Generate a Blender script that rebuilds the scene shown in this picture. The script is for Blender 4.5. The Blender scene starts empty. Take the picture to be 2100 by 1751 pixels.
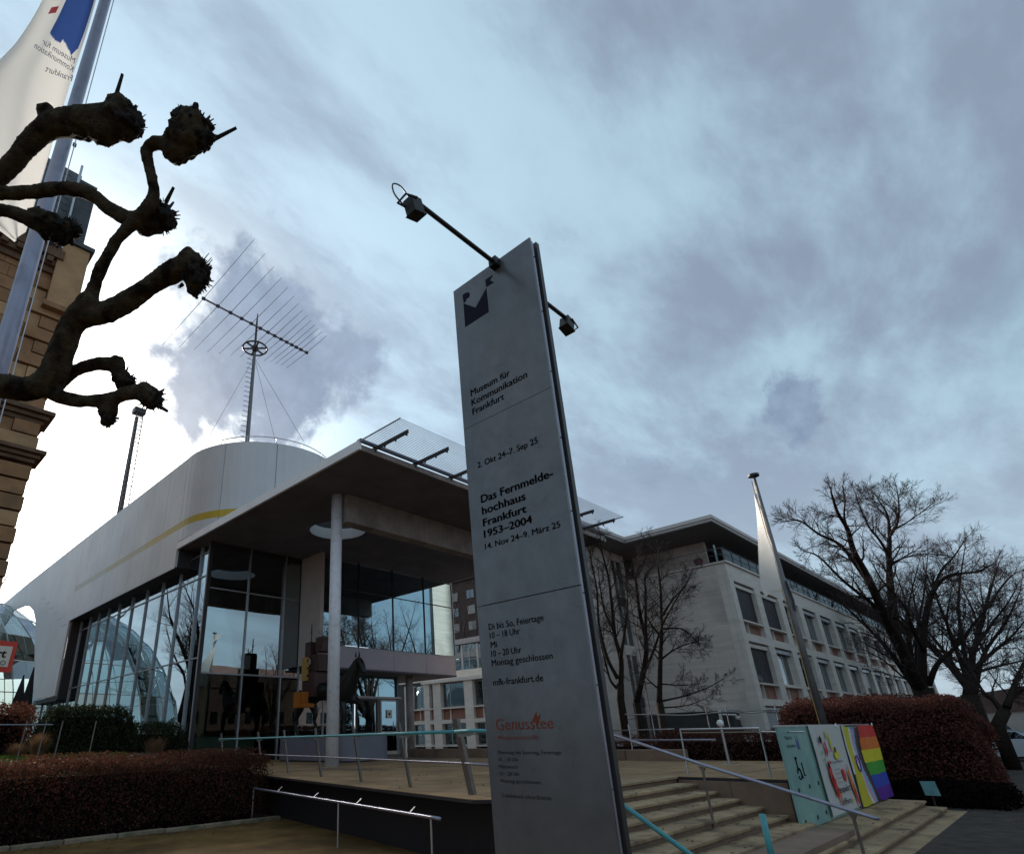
import bpy, bmesh, math, random
import numpy as np
from mathutils import Vector, Matrix
random.seed(7); rng=np.random.default_rng(7)
R=math.radians
scene=bpy.context.scene
C=scene.collection
# ------------------------------------------------------------------ camera, sky, sun, exposure
EYE=1.75; F=1200.0; PX,PY=816.0,1002.0
def _u(v): v=np.array(v,float); return v/np.linalg.norm(v)
_up=_u((748-PX,-1834-PY,F)); _r=_u((2221-PX,1475-PY,F)); _r=_u(_r-_up*(_r@_up)); _l=np.cross(_up,_r)
if _l@_u((-390-PX,1538-PY,F))<0: _l=-_l
MW=np.array([_r,_l,_up])                       # rows: world axes seen from the camera (x right, y down, z forward)
def ray(x,y): return MW@_u((x-PX,y-PY,F))
def onx(x,y,X): d=ray(x,y); t=X/d[0]; return Vector((X,t*d[1],EYE+t*d[2]))
def ony(x,y,Y): d=ray(x,y); t=Y/d[1]; return Vector((t*d[0],Y,EYE+t*d[2]))
def onz(x,y,z): d=ray(x,y); t=(z-EYE)/d[2]; return Vector((t*d[0],t*d[1],z))
def ond(x,y,dep): v=np.array((x-PX,y-PY,F))/F*dep; w=MW@v; return Vector((w[0],w[1],w[2]+EYE))
cd=bpy.data.cameras.new('camera'); cam=bpy.data.objects.new('camera',cd); C.objects.link(cam)
m3=Matrix([[MW[i][0],-MW[i][1],-MW[i][2]] for i in range(3)])
cam.matrix_world=Matrix.Translation((0,0,EYE))@m3.to_4x4()
cd.sensor_width=36; cd.lens=36*F/2100; cd.shift_x=(1050-PX)/2100; cd.shift_y=(PY-875)/2100
cd.clip_start=0.05; cd.clip_end=3000
scene.camera=cam
SUN=ray(125,905); SUN=_u(SUN)
sun_el=math.asin(SUN[2]); sun_az=math.atan2(SUN[0],SUN[1])   # azimuth from +Y towards +X
W=bpy.data.worlds.new('World'); scene.world=W; W.use_nodes=True
nt=W.node_tree; nt.nodes.clear()
def nd(t,**k):
    n=nt.nodes.new(t)
    for a,b in k.items(): setattr(n,a,b)
    return n
def math_(op,a,b=None,clamp=False):
    n=nd('ShaderNodeMath',operation=op); n.use_clamp=clamp
    for i,v in enumerate((a,b)):
        if v is None: continue
        if isinstance(v,(int,float)): n.inputs[i].default_value=v
        else: nt.links.new(v,n.inputs[i])
    return n.outputs[0]
def vmath(op,a,b):
    n=nd('ShaderNodeVectorMath',operation=op)
    for i,v in enumerate((a,b)):
        if isinstance(v,(tuple,list)) or hasattr(v,'__len__') and not hasattr(v,'node'): n.inputs[i].default_value=tuple(v)
        else: nt.links.new(v,n.inputs[i])
    return n
def mixc(f,a,b,bt='MIX'):
    n=nd('ShaderNodeMix',data_type='RGBA',blend_type=bt)
    for i,v in ((0,f),(6,a),(7,b)):
        if isinstance(v,(int,float)): n.inputs[i].default_value=v
        elif isinstance(v,(tuple,list)): n.inputs[i].default_value=(*v,1) if len(v)==3 else v
        else: nt.links.new(v,n.inputs[i])
    return n.outputs[2]
def smooth(v,a,b,lo=0.0,hi=1.0):
    n=nd('ShaderNodeMapRange',interpolation_type='SMOOTHSTEP')
    n.inputs[1].default_value=a; n.inputs[2].default_value=b; n.inputs[3].default_value=lo; n.inputs[4].default_value=hi
    nt.links.new(v,n.inputs[0]); return n.outputs[0]
def noise(vec,scale,detail=6,rough=.55,dist=0.0):
    n=nd('ShaderNodeTexNoise'); n.inputs['Scale'].default_value=scale; n.inputs['Detail'].default_value=detail
    n.inputs['Roughness'].default_value=rough; n.inputs['Distortion'].default_value=dist
    nt.links.new(vec,n.inputs['Vector']); return n.outputs['Fac']
sky=nd('ShaderNodeTexSky',sky_type='NISHITA'); sky.sun_disc=False; sky.sun_elevation=sun_el; sky.sun_rotation=sun_az
sky.air_density=1.0; sky.dust_density=1.5; sky.ozone_density=2.0
tc=nd('ShaderNodeTexCoord'); gen=tc.outputs['Generated']
nrm=vmath('NORMALIZE',gen,(0,0,0)).outputs[0]
sep=nd('ShaderNodeSeparateXYZ'); nt.links.new(nrm,sep.inputs[0])
zz=math_('ADD',math_('MAXIMUM',sep.outputs[2],0.0),0.22)
cx=math_('DIVIDE',sep.outputs[0],zz); cy=math_('DIVIDE',sep.outputs[1],zz)
cmb=nd('ShaderNodeCombineXYZ'); nt.links.new(cx,cmb.inputs[0]); nt.links.new(cy,cmb.inputs[1])
mp=nd('ShaderNodeMapping'); mp.inputs['Rotation'].default_value=(0,0,R(-38)); mp.inputs['Scale'].default_value=(1.0,2.1,1.0)
nt.links.new(cmb.outputs[0],mp.inputs[0])
n1=noise(mp.outputs[0],0.75,7,.56,.25)
n2=noise(mp.outputs[0],2.6,6,.6,.15)
n3=noise(cmb.outputs[0],0.55,3,.5)
lay=math_('ADD',math_('MULTIPLY',n1,.58),math_('MULTIPLY',n2,.42))
veil=smooth(lay,.40,.60)
GL=ray(70,960)
sd=vmath('DOT_PRODUCT',nrm,tuple(GL)).outputs[1]
ang=math_('ARCCOSINE',math_('MINIMUM',sd,1.0))
# thin altostratus: pale blue light where thin, slate where thick; it brightens towards the sun behind it
thin=(.212,.302,.358); thick=(.128,.160,.208)
base=mixc(veil,thin,thick)
clear=smooth(n3,.50,.66,0,.42)
base=mixc(clear,base,(.115,.205,.265))
elev=math_('MULTIPLY',sep.outputs[2],1.0)
base=mixc(smooth(elev,0.0,.50,.55,0),base,(.27,.335,.385))
toward=smooth(ang,0.25,1.15,1.0,0.0)
base=mixc(math_('MULTIPLY',math_('MULTIPLY',toward,.62),smooth(veil,.0,1.0,1.0,.55)),base,(.40,.51,.60))
glow=math_('POWER',smooth(ang,0.0,.60,1.0,0.0),1.55)
gc=mixc(math_('MULTIPLY',glow,.95),base,(1.75,1.70,1.55))
# ragged low cumulus drifting in front of the sun side
wrp=noise(nrm,3.0,5,.6); 
def patch(px,py,rad,amt,freq=7.0,sq=1.0):
    d=ray(px,py); dd=vmath('DOT_PRODUCT',nrm,tuple(d)).outputs[1]
    a=math_('ARCCOSINE',math_('MINIMUM',dd,1.0))
    q=noise(nrm,freq,7,.62,.2)
    a2=math_('ADD',a,math_('MULTIPLY',math_('SUBTRACT',q,.5),rad*2.7))
    return smooth(a2,rad*.50,rad*1.08,amt,0.0)
c=gc
for (px,py,rd,am,fr) in ((505,670,.14,.98,8),(560,790,.13,.98,9),(400,800,.085,.95,10),(690,740,.08,.8,10),(190,870,.08,.6,12),(150,920,.04,.4,14),(330,745,.05,.45,12),(1625,835,.05,.9,18),(1330,965,.035,.38,20),(1430,960,.033,.38,22),(1555,905,.02,.25,30)):
    c=mixc(patch(px,py,rd,am,fr),c,mixc(noise(nrm,fr*2.2,5,.6),(.175,.225,.300),(.070,.094,.138)))
# the blue Nishita air adds its own light over the cloud sheet
bg1=nd('ShaderNodeBackground'); bg1.inputs[1].default_value=.05; nt.links.new(sky.outputs[0],bg1.inputs[0])
bg2=nd('ShaderNodeBackground'); bg2.inputs[1].default_value=.80; nt.links.new(c,bg2.inputs[0])
ad=nd('ShaderNodeMixShader'); ad.inputs[0].default_value=.88; nt.links.new(bg1.outputs[0],ad.inputs[1]); nt.links.new(bg2.outputs[0],ad.inputs[2])
out=nd('ShaderNodeOutputWorld'); nt.links.new(ad.outputs[0],out.inputs[0])
sl=bpy.data.lights.new('sun','SUN'); sl.energy=2.6; sl.angle=R(10); sl.color=(1,.93,.82)
so=bpy.data.objects.new('sun',sl); C.objects.link(so)
so.rotation_euler=Vector(SUN).to_track_quat('Z','Y').to_euler()
vs=scene.view_settings; vs.view_transform='Standard'; vs.look='None'; vs.gamma=1; vs.exposure=1.46; vs.use_curve_mapping=False
scene.render.engine='CYCLES'
scene.cycles.max_bounces=8; scene.cycles.transparent_max_bounces=24; scene.cycles.glossy_bounces=4
# ------------------------------------------------------------------ materials
MATS={}
def mat(name,col,rough=.6,metal=0.0,var=0.0,vscale=3.0,bump=0.0,bscale=40.0,spec=.5,col2=None,stretch=(1,1,1),streak=0.0,stain=None,translucent=0.0,coord='Object'):
    if name in MATS: return MATS[name]
    m=bpy.data.materials.new(name); m.use_nodes=True; t=m.node_tree; b=t.nodes['Principled BSDF']
    b.inputs['Base Color'].default_value=(*col,1); b.inputs['Roughness'].default_value=rough; b.inputs['Metallic'].default_value=metal
    b.inputs['Specular IOR Level'].default_value=spec
    geo=t.nodes.new('ShaderNodeNewGeometry'); info=t.nodes.new('ShaderNodeObjectInfo')
    mpn=t.nodes.new('ShaderNodeMapping'); mpn.inputs['Scale'].default_value=stretch
    t.links.new(geo.outputs['Position'],mpn.inputs[0]); P=mpn.outputs[0]
    if var or col2 or stain or streak:
        n=t.nodes.new('ShaderNodeTexNoise'); n.inputs['Scale'].default_value=vscale; n.inputs['Detail'].default_value=8; n.inputs['Roughness'].default_value=.62
        t.links.new(P,n.inputs['Vector'])
        c2=col2 or tuple(max(0,c*(1-var)) for c in col); c1=tuple(min(1,c*(1+var*.6)) for c in col)
        mr=t.nodes.new('ShaderNodeMapRange'); mr.inputs[1].default_value=.33; mr.inputs[2].default_value=.67
        t.links.new(n.outputs['Fac'],mr.inputs[0])
        mx=t.nodes.new('ShaderNodeMix'); mx.data_type='RGBA'; t.links.new(mr.outputs[0],mx.inputs[0])
        mx.inputs[6].default_value=(*c1,1); mx.inputs[7].default_value=(*c2,1); cur=mx.outputs[2]
        # each piece a little different from its neighbour
        hs=t.nodes.new('ShaderNodeHueSaturation'); mr2=t.nodes.new('ShaderNodeMapRange'); mr2.inputs[3].default_value=1-var*.45; mr2.inputs[4].default_value=1+var*.45
        t.links.new(info.outputs['Random'],mr2.inputs[0]); t.links.new(mr2.outputs[0],hs.inputs['Value']); t.links.new(cur,hs.inputs['Color']); cur=hs.outputs[0]
        if streak:
            n2=t.nodes.new('ShaderNodeTexNoise'); n2.inputs['Scale'].default_value=1.0; n2.inputs['Detail'].default_value=5
            mp2=t.nodes.new('ShaderNodeMapping'); mp2.inputs['Scale'].default_value=(6,6,.35); t.links.new(geo.outputs['Position'],mp2.inputs[0]); t.links.new(mp2.outputs[0],n2.inputs['Vector'])
            m4=t.nodes.new('ShaderNodeMapRange'); m4.inputs[1].default_value=.48; m4.inputs[2].default_value=.75; m4.inputs[4].default_value=streak; t.links.new(n2.outputs['Fac'],m4.inputs[0])
            mx2=t.nodes.new('ShaderNodeMix'); mx2.data_type='RGBA'; t.links.new(m4.outputs[0],mx2.inputs[0]); t.links.new(cur,mx2.inputs[6]); mx2.inputs[7].default_value=(*(c*.35 for c in col),1); cur=mx2.outputs[2]
        if stain:
            n5=t.nodes.new('ShaderNodeTexNoise'); n5.inputs['Scale'].default_value=stain[1]; n5.inputs['Detail'].default_value=6; t.links.new(geo.outputs['Position'],n5.inputs['Vector'])
            m5=t.nodes.new('ShaderNodeMapRange'); m5.inputs[1].default_value=.52; m5.inputs[2].default_value=.66; m5.inputs[4].default_value=stain[2]; t.links.new(n5.outputs['Fac'],m5.inputs[0])
            mx3=t.nodes.new('ShaderNodeMix'); mx3.data_type='RGBA'; t.links.new(m5.outputs[0],mx3.inputs[0]); t.links.new(cur,mx3.inputs[6]); mx3.inputs[7].default_value=(*stain[0],1); cur=mx3.outputs[2]
        t.links.new(cur,b.inputs['Base Color'])
        r=t.nodes.new('ShaderNodeMapRange'); r.inputs[3].default_value=max(0.02,rough-.08); r.inputs[4].default_value=min(1,rough+.1); t.links.new(n.outputs['Fac'],r.inputs[0]); t.links.new(r.outputs[0],b.inputs['Roughness'])
    if bump:
        nb=t.nodes.new('ShaderNodeTexNoise'); nb.inputs['Scale'].default_value=bscale; nb.inputs['Detail'].default_value=5; t.links.new(P,nb.inputs['Vector'])
        bp=t.nodes.new('ShaderNodeBump'); bp.inputs['Strength'].default_value=min(1,bump); bp.inputs['Distance'].default_value=.02
        t.links.new(nb.outputs['Fac'],bp.inputs['Height']); t.links.new(bp.outputs[0],b.inputs['Normal'])
    if translucent:
        tr=t.nodes.new('ShaderNodeBsdfTranslucent'); tr.inputs[0].default_value=(*col,1)
        ms=t.nodes.new('ShaderNodeMixShader'); ms.inputs[0].default_value=translucent; o=t.nodes['Material Output']
        t.links.new(b.outputs[0],ms.inputs[1]); t.links.new(tr.outputs[0],ms.inputs[2]); t.links.new(ms.outputs[0],o.inputs[0])
    MATS[name]=m; return m
def glassmat(name,tint,ior=1.9,boost=.06,refl=(.86,.95,1.0),rough=.0,wob=.0,wscale=.6):
    m=bpy.data.materials.new(name); m.use_nodes=True; t=m.node_tree; t.nodes.clear()
    fr=t.nodes.new('ShaderNodeFresnel'); fr.inputs[0].default_value=ior
    ad=t.nodes.new('ShaderNodeMath'); ad.operation='ADD'; ad.use_clamp=True; ad.inputs[1].default_value=boost; t.links.new(fr.outputs[0],ad.inputs[0])
    g=t.nodes.new('ShaderNodeBsdfGlossy'); g.inputs['Roughness'].default_value=rough; g.inputs['Color'].default_value=(*refl,1)
    tr=t.nodes.new('ShaderNodeBsdfTransparent'); tr.inputs[0].default_value=(*tint,1)
    if wob:
        ge=t.nodes.new('ShaderNodeNewGeometry'); nb=t.nodes.new('ShaderNodeTexNoise'); nb.inputs['Scale'].default_value=wscale; nb.inputs['Detail'].default_value=1
        t.links.new(ge.outputs['Position'],nb.inputs['Vector']); bp=t.nodes.new('ShaderNodeBump'); bp.inputs['Strength'].default_value=wob; bp.inputs['Distance'].default_value=.03
        t.links.new(nb.outputs[0],bp.inputs['Height']); t.links.new(bp.outputs[0],g.inputs['Normal'])
    ms=t.nodes.new('ShaderNodeMixShader'); o=t.nodes.new('ShaderNodeOutputMaterial')
    t.links.new(ad.outputs[0],ms.inputs[0]); t.links.new(tr.outputs[0],ms.inputs[1]); t.links.new(g.outputs[0],ms.inputs[2]); t.links.new(ms.outputs[0],o.inputs[0])
    MATS[name]=m; return m
M_white=mat('white_facade',(.70,.69,.70),.45,0,.06,.5,.0,spec=.4,streak=.10)
M_fascia=mat('fascia_metal',(.86,.84,.85),.45,.0,.05,.8,spec=.5)
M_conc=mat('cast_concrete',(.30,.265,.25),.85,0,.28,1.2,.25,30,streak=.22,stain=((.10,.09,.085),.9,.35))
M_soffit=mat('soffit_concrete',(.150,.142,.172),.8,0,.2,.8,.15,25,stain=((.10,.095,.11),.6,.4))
M_col=mat('painted_column',(.74,.73,.77),.5,0,.08,2.0,.04,50,streak=.18,stain=((.42,.40,.40),5.0,.35))
M_mull=mat('aluminium_mullion',(.36,.36,.38),.4,.6,.08)
M_dark=mat('dark_frame',(.035,.032,.036),.5,.2,.1)
M_panel=mat('grey_panel',(.42,.38,.43),.45,.3,.05,1.0)
M_pale=mat('pale_cladding',(.52,.45,.42),.7,0,.08,1.5)
M_yellow=mat('yellow_band',(.62,.44,.05),.5,0,.08,.8)
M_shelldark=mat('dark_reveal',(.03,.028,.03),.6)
M_glass=glassmat('hall_glass',(.36,.46,.44),2.1,.27,refl=(.82,.95,1.0),wob=.10,wscale=.5)
M_glass2=glassmat('box_glass',(.16,.27,.31),2.2,.34,refl=(.62,.88,1.0),wob=.06,wscale=.35)
M_glassl=glassmat('hall_glass_low',(.62,.72,.64),1.45,.0)
M_railg=glassmat('rail_glass',(.38,.38,.40),1.15,.0)
M_glass3=glassmat('office_glass',(.20,.23,.25),1.9,.10,wob=.15,wscale=.8)
M_dome=glassmat('dome_glass',(.45,.58,.58),1.8,.22,refl=(.75,.9,.95))
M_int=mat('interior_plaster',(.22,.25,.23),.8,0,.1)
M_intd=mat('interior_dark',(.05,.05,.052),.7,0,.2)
M_floor=mat('interior_floor',(.12,.10,.09),.35,0,.2)
M_asph=mat('asphalt',(.080,.064,.056),.85,0,.35,3.0,.9,140,stain=((.040,.036,.035),.5,.5),spec=.12)
M_sand=mat('gravel_path',(.25,.145,.055),.9,0,.45,1.2,1.0,110,stain=((.075,.045,.02),.45,.8),spec=.08)
M_kerb=mat('kerb_stone',(.24,.185,.125),.85,0,.35,4,.5,40,stain=((.07,.08,.04),3,.6))
M_slab=mat('paving_slab',(.33,.20,.105),.7,0,.30,1.6,.3,60,stain=((.13,.09,.07),.30,.85),spec=.2)
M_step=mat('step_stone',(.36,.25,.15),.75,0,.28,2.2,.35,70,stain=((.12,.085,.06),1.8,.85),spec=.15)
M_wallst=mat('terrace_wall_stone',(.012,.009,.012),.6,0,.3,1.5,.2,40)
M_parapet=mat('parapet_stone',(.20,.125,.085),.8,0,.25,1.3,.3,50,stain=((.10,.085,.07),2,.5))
M_sandst=mat('sandstone',(.34,.175,.085),.9,0,.22,1.5,.7,45,stain=((.14,.095,.055),1.2,.45))
M_sandst2=mat('sandstone_pale',(.44,.26,.135),.9,0,.2,1.5,.6,45)
M_cornice=mat('weathered_cornice',(.15,.085,.05),.9,0,.3,2,.5,40)
M_slate=mat('roof_slate',(.06,.062,.07),.6,0,.3,4,.3,20)
M_zinc=mat('zinc_gutter',(.10,.10,.115),.5,.4,.15)
M_offc=mat('office_concrete',(.68,.61,.55),.85,0,.12,1.0,.3,18,stretch=(.5,.5,3),streak=.16)
M_offg=mat('office_gable_cladding',(.62,.54,.49),.85,0,.16,1.2,.35,14,stretch=(.35,.35,5),streak=.12,stain=((.30,.255,.235),.35,.5))
M_spand=mat('spandrel_panel',(.26,.115,.08),.7,0,.25,1.5)
M_blind=mat('closed_blind',(.022,.018,.026),.6,.1,.1)
M_roofed=mat('roof_edge',(.44,.39,.37),.6,0,.1)
M_roofun=mat('roof_underside',(.16,.145,.14),.8,0,.15)
M_steel=mat('brushed_steel',(.50,.49,.50),.32,.9,.1,6)
M_post=mat('rail_post_steel',(.17,.14,.125),.45,.5,.2,8)
M_teal=mat('teal_paint',(.07,.31,.34),.4,0,.12,5)
M_tealp=mat('teal_panel',(.22,.37,.33),.5,0,.16,1.8,.1,60,stain=((.14,.28,.27),1.2,.6))
M_mono=mat('anodised_panel',(.150,.150,.160),.24,.38,.14,5,.03,900,stain=((.105,.107,.118),1.6,.6),streak=.18)
M_monoe=mat('anodised_edge',(.40,.40,.48),.35,.7,.08)
M_monob=mat('pillar_back_plate',(.05,.048,.05),.4,.4,.1)
M_print=mat('black_print',(.004,.004,.007),.8,spec=.05)
M_navy=mat('emblem_navy',(.012,.011,.026),.7,spec=.1)
M_orange=mat('faded_orange_print',(.20,.05,.03),.8,spec=.1)
M_printf=mat('faded_print',(.018,.017,.022),.8,spec=.1)
M_black=mat('black_metal',(.012,.011,.013),.45,.3)
M_bark=mat('plane_bark',(.020,.013,.009),.95,0,.35,9,1.0,70,col2=(.085,.068,.044),stain=((.010,.006,.005),7,.95),spec=.1)
M_knob=mat('knob_bark',(.010,.006,.005),.95,0,.5,18,1.0,45)
M_twig=mat('bare_bark',(.030,.022,.018),.9,0,.3,6,spec=.1)
M_twigp=mat('bare_twigs',(.058,.042,.040),.9,0,.3,6,spec=.1)
M_leaf=mat('brown_beech_leaf',(.145,.055,.034),.8,0,.9,45,spec=.12,translucent=.25)
M_leaf2=mat('dark_red_leaf',(.150,.056,.042),.8,0,.9,30,spec=.12,translucent=.2)
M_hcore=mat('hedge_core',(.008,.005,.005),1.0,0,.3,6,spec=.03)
M_shrub=mat('evergreen_leaf',(.030,.036,.016),.8,0,.5,8,spec=.12,translucent=.2)
M_grass=mat('lawn_grass',(.075,.13,.022),.9,0,.4,4,spec=.12,translucent=.3)
M_earth=mat('earth',(.030,.022,.017),1.0,0,.4,4,.6,50)
M_tuft=mat('dry_grass',(.20,.105,.05),.85,0,.35,5,translucent=.3)
M_flag=mat('flag_cloth',(.86,.83,.79),.9,0,.05,1,spec=.1,translucent=.7)
M_flagb=mat('flag_blue',(.045,.10,.34),.8,0,.1,1,translucent=.45)
M_flagr=mat('flag_red',(.45,.06,.08),.8,translucent=.4)
M_flagp=mat('flag_print',(.06,.08,.16),.8,translucent=.3)
M_pole=mat('pole_aluminium',(.30,.29,.36),.38,.7,.12,3,stain=((.19,.185,.24),4,.5))
M_poled=mat('weathered_pole',(.17,.16,.165),.55,.4,.2,3)
M_ant=mat('galvanised_steel',(.20,.19,.20),.5,.6,.15,8)
M_antd=mat('antenna_dark',(.05,.045,.05),.5,.4)
M_bronze=mat('dark_bronze',(.022,.024,.022),.4,.5,.2,5)
M_rust=mat('brown_cabinet',(.060,.024,.020),.5,0,.3,4)
M_oran=mat('orange_cabinet',(.42,.13,.015),.45,0,.12,3)
M_yel=mat('ochre_cabinet',(.45,.27,.07),.5,0,.2,6)
M_ped=mat('pedestal_grey',(.17,.165,.20),.5,0,.08,2,.1,60)
M_red=mat('sign_red',(.55,.035,.02),.45); M_signw=mat('sign_cream',(.60,.55,.48),.5)
M_umb=mat('parasol_cloth',(.020,.018,.022),.8)
M_carw=mat('car_silver',(.38,.42,.46),.25,.6); M_card=mat('car_dark',(.03,.035,.045),.25,.4); M_tyre=mat('rubber',(.02,.02,.02),.8)
M_carg=glassmat('car_glass',(.05,.06,.07),1.6,.1)
M_brick=mat('far_brick',(.075,.045,.040),.9,0,.25,1)
M_farw=mat('far_render',(.34,.32,.30),.9,0,.15,.5)
M_lamp=mat('white_globe',(.7,.68,.66),.35)
def emis(name,col,s):
    m=bpy.data.materials.new(name); m.use_nodes=True; b=m.node_tree.nodes['Principled BSDF']; b.inputs['Emission Color'].default_value=(*col,1); b.inputs['Emission Strength'].default_value=s; MATS[name]=m; return m
M_bulb=emis('downlight_bulb',(1,.85,.6),8)
# ------------------------------------------------------------------ helpers
def link(o,parent=None,label=None,cat=None,group=None,kind=None):
    C.objects.link(o)
    if parent is not None: o.parent=parent; o.matrix_parent_inverse=parent.matrix_world.inverted() if False else Matrix.Identity(4)
    if label: o['label']=label
    if cat: o['category']=cat
    if group: o['group']=group
    if kind: o['kind']=kind
    return o
def thing(name,label,cat,loc=(0,0,0),rotz=0,group=None,kind=None):
    o=bpy.data.objects.new(name,None); o.location=loc; o.rotation_euler=(0,0,rotz); o.empty_display_size=.3
    return link(o,None,label,cat,group,kind)
class MB:
    """collects faces; built as one mesh in the parent's local frame (off is subtracted)"""
    def __init__(s): s.v=[]; s.f=[]; s.mi=[]; s.cm=0
    def add(s,vs,fs):
        b=len(s.v); s.v+= [tuple(v) for v in vs]; s.f+=[tuple(i+b for i in f) for f in fs]; s.mi+=[s.cm]*len(fs); return s
    def box(s,a,b,ch=0):
        x0,y0,z0=(min(a[i],b[i]) for i in range(3)); x1,y1,z1=(max(a[i],b[i]) for i in range(3))
        return s.add([(x0,y0,z0),(x1,y0,z0),(x1,y1,z0),(x0,y1,z0),(x0,y0,z1),(x1,y0,z1),(x1,y1,z1),(x0,y1,z1)],
            [(0,3,2,1),(4,5,6,7),(0,1,5,4),(1,2,6,5),(2,3,7,6),(3,0,4,7)])
    def cbox(s,a,b,c=.01):
        """box with chamfered vertical and top edges"""
        x0,y0,z0=(min(a[i],b[i]) for i in range(3)); x1,y1,z1=(max(a[i],b[i]) for i in range(3))
        c=min(c,(x1-x0)*.3,(y1-y0)*.3,(z1-z0)*.3)
        o=[(x0,y0,z0),(x1,y0,z0),(x1,y1,z0),(x0,y1,z0),(x0,y0,z1-c),(x1,y0,z1-c),(x1,y1,z1-c),(x0,y1,z1-c),(x0+c,y0+c,z1),(x1-c,y0+c,z1),(x1-c,y1-c,z1),(x0+c,y1-c,z1)]
        return s.add(o,[(0,3,2,1),(8,9,10,11),(0,1,5,4),(1,2,6,5),(2,3,7,6),(3,0,4,7),(4,5,9,8),(5,6,10,9),(6,7,11,10),(7,4,8,11)])
    def tube(s,pts,rad,n=8,cap=True,squash=None):
        pts=[Vector(p) for p in pts]; k=len(pts)
        if isinstance(rad,(int,float)): rad=[rad]*k
        t0=(pts[1]-pts[0]).normalized(); u=t0.orthogonal().normalized(); vs=[];fs=[]
        for i,p in enumerate(pts):
            t=(pts[min(i+1,k-1)]-pts[max(i-1,0)])
            t=t.normalized() if t.length>1e-9 else t0
            u=(u-t*u.dot(t)); u=u.normalized() if u.length>1e-6 else t.orthogonal().normalized(); w=t.cross(u)
            for j in range(n):
                a=2*math.pi*j/n; vs.append(p+(u*math.cos(a)+w*math.sin(a))*rad[i])
        for i in range(k-1):
            for j in range(n):
                a=i*n+j; b=i*n+(j+1)%n; fs.append((a,b,b+n,a+n))
        if cap: fs.append(tuple(range(n))[::-1]); fs.append(tuple((k-1)*n+j for j in range(n)))
        return s.add(vs,fs)
    def bar(s,a,b,w,h,up=(0,0,1)):
        a=Vector(a);b=Vector(b);t=(b-a).normalized();u=Vector(up); 
        sx=t.cross(u).normalized()*w/2; sz=sx.cross(t).normalized()*h/2
        return s.add([a-sx-sz,a+sx-sz,a+sx+sz,a-sx+sz,b-sx-sz,b+sx-sz,b+sx+sz,b-sx+sz],[(0,1,2,3)[::-1],(4,5,6,7),(0,1,5,4),(1,2,6,5),(2,3,7,6),(3,0,4,7)])
    def prism(s,poly,z0,z1):
        n=len(poly); vs=[(p[0],p[1],z0) for p in poly]+[(p[0],p[1],z1) for p in poly]
        return s.add(vs,[tuple(range(n))[::-1],tuple(range(n,2*n))]+[(i,(i+1)%n,(i+1)%n+n,i+n) for i in range(n)])
    def extr(s,poly,d):
        """3D polygon extruded along d"""
        n=len(poly); d=Vector(d); vs=[Vector(p) for p in poly]; vs+= [v+d for v in vs]
        return s.add(vs,[tuple(range(n))[::-1],tuple(range(n,2*n))]+[(i,(i+1)%n,(i+1)%n+n,i+n) for i in range(n)])
    def lathe(s,c,prof,n=24,axis='z'):
        vs=[];fs=[];c=Vector(c)
        for r,z in prof:
            for j in range(n):
                a=2*math.pi*j/n; vs.append(c+Vector((r*math.cos(a),r*math.sin(a),z)))
        for i in range(len(prof)-1):
            for j in range(n): a=i*n+j;b=i*n+(j+1)%n; fs.append((a,b,b+n,a+n))
        fs.append(tuple(range(n))[::-1]); fs.append(tuple((len(prof)-1)*n+j for j in range(n)))
        return s.add(vs,fs)
    def build(s,name,m,parent=None,label=None,cat=None,group=None,kind=None,smooth=False,fix=True):
        me=bpy.data.meshes.new(name); off=Vector((0,0,0))
        if parent is not None:
            mw=Matrix.Identity(4); chain=[]; p=parent
            while p is not None: chain.append(p); p=p.parent
            for p in reversed(chain): mw=mw@Matrix.LocRotScale(p.location,p.rotation_euler,p.scale)
            inv=mw.inverted(); vs=[tuple(inv@Vector(v)) for v in s.v]
        else: vs=s.v
        me.from_pydata(vs,[],s.f)
        ms=m if isinstance(m,(list,tuple)) else [m]
        for q in ms: me.materials.append(q)
        if len(ms)>1: me.polygons.foreach_set('material_index',s.mi)
        if fix:
            bm=bmesh.new(); bm.from_mesh(me); bmesh.ops.recalc_face_normals(bm,faces=bm.faces); bm.to_mesh(me); bm.free()
        if smooth: me.polygons.foreach_set('use_smooth',[True]*len(me.polygons))
        o=bpy.data.objects.new(name,me); return link(o,parent,label,cat,group,kind)
def box(name,a,b,m,parent=None,**k): return MB().box(a,b).build(name,m,parent,**k)
def cbox(name,a,b,m,parent=None,c=.01,**k): return MB().cbox(a,b,c).build(name,m,parent,**k)
def fast_mesh(name,verts,faces,m,parent=None,smooth=False,**k):
    """verts (n,3) numpy, faces (f,4) numpy; parent must sit at the origin frame given by its location"""
    verts=np.asarray(verts,np.float32)
    if parent is not None: verts=verts-np.array(parent.location,np.float32)
    me=bpy.data.meshes.new(name); me.vertices.add(len(verts)); me.vertices.foreach_set('co',verts.ravel())
    q=faces.shape[1]; me.loops.add(faces.size); me.loops.foreach_set('vertex_index',faces.ravel().astype(np.int32))
    me.polygons.add(len(faces)); me.polygons.foreach_set('loop_start',np.arange(0,faces.size,q,dtype=np.int32))
    try: me.polygons.foreach_set('loop_total',np.full(len(faces),q,np.int32))
    except Exception: pass
    me.update(calc_edges=True); me.materials.append(m)
    if smooth: me.polygons.foreach_set('use_smooth',[True]*len(faces))
    o=bpy.data.objects.new(name,me); return link(o,parent,**k)
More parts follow.
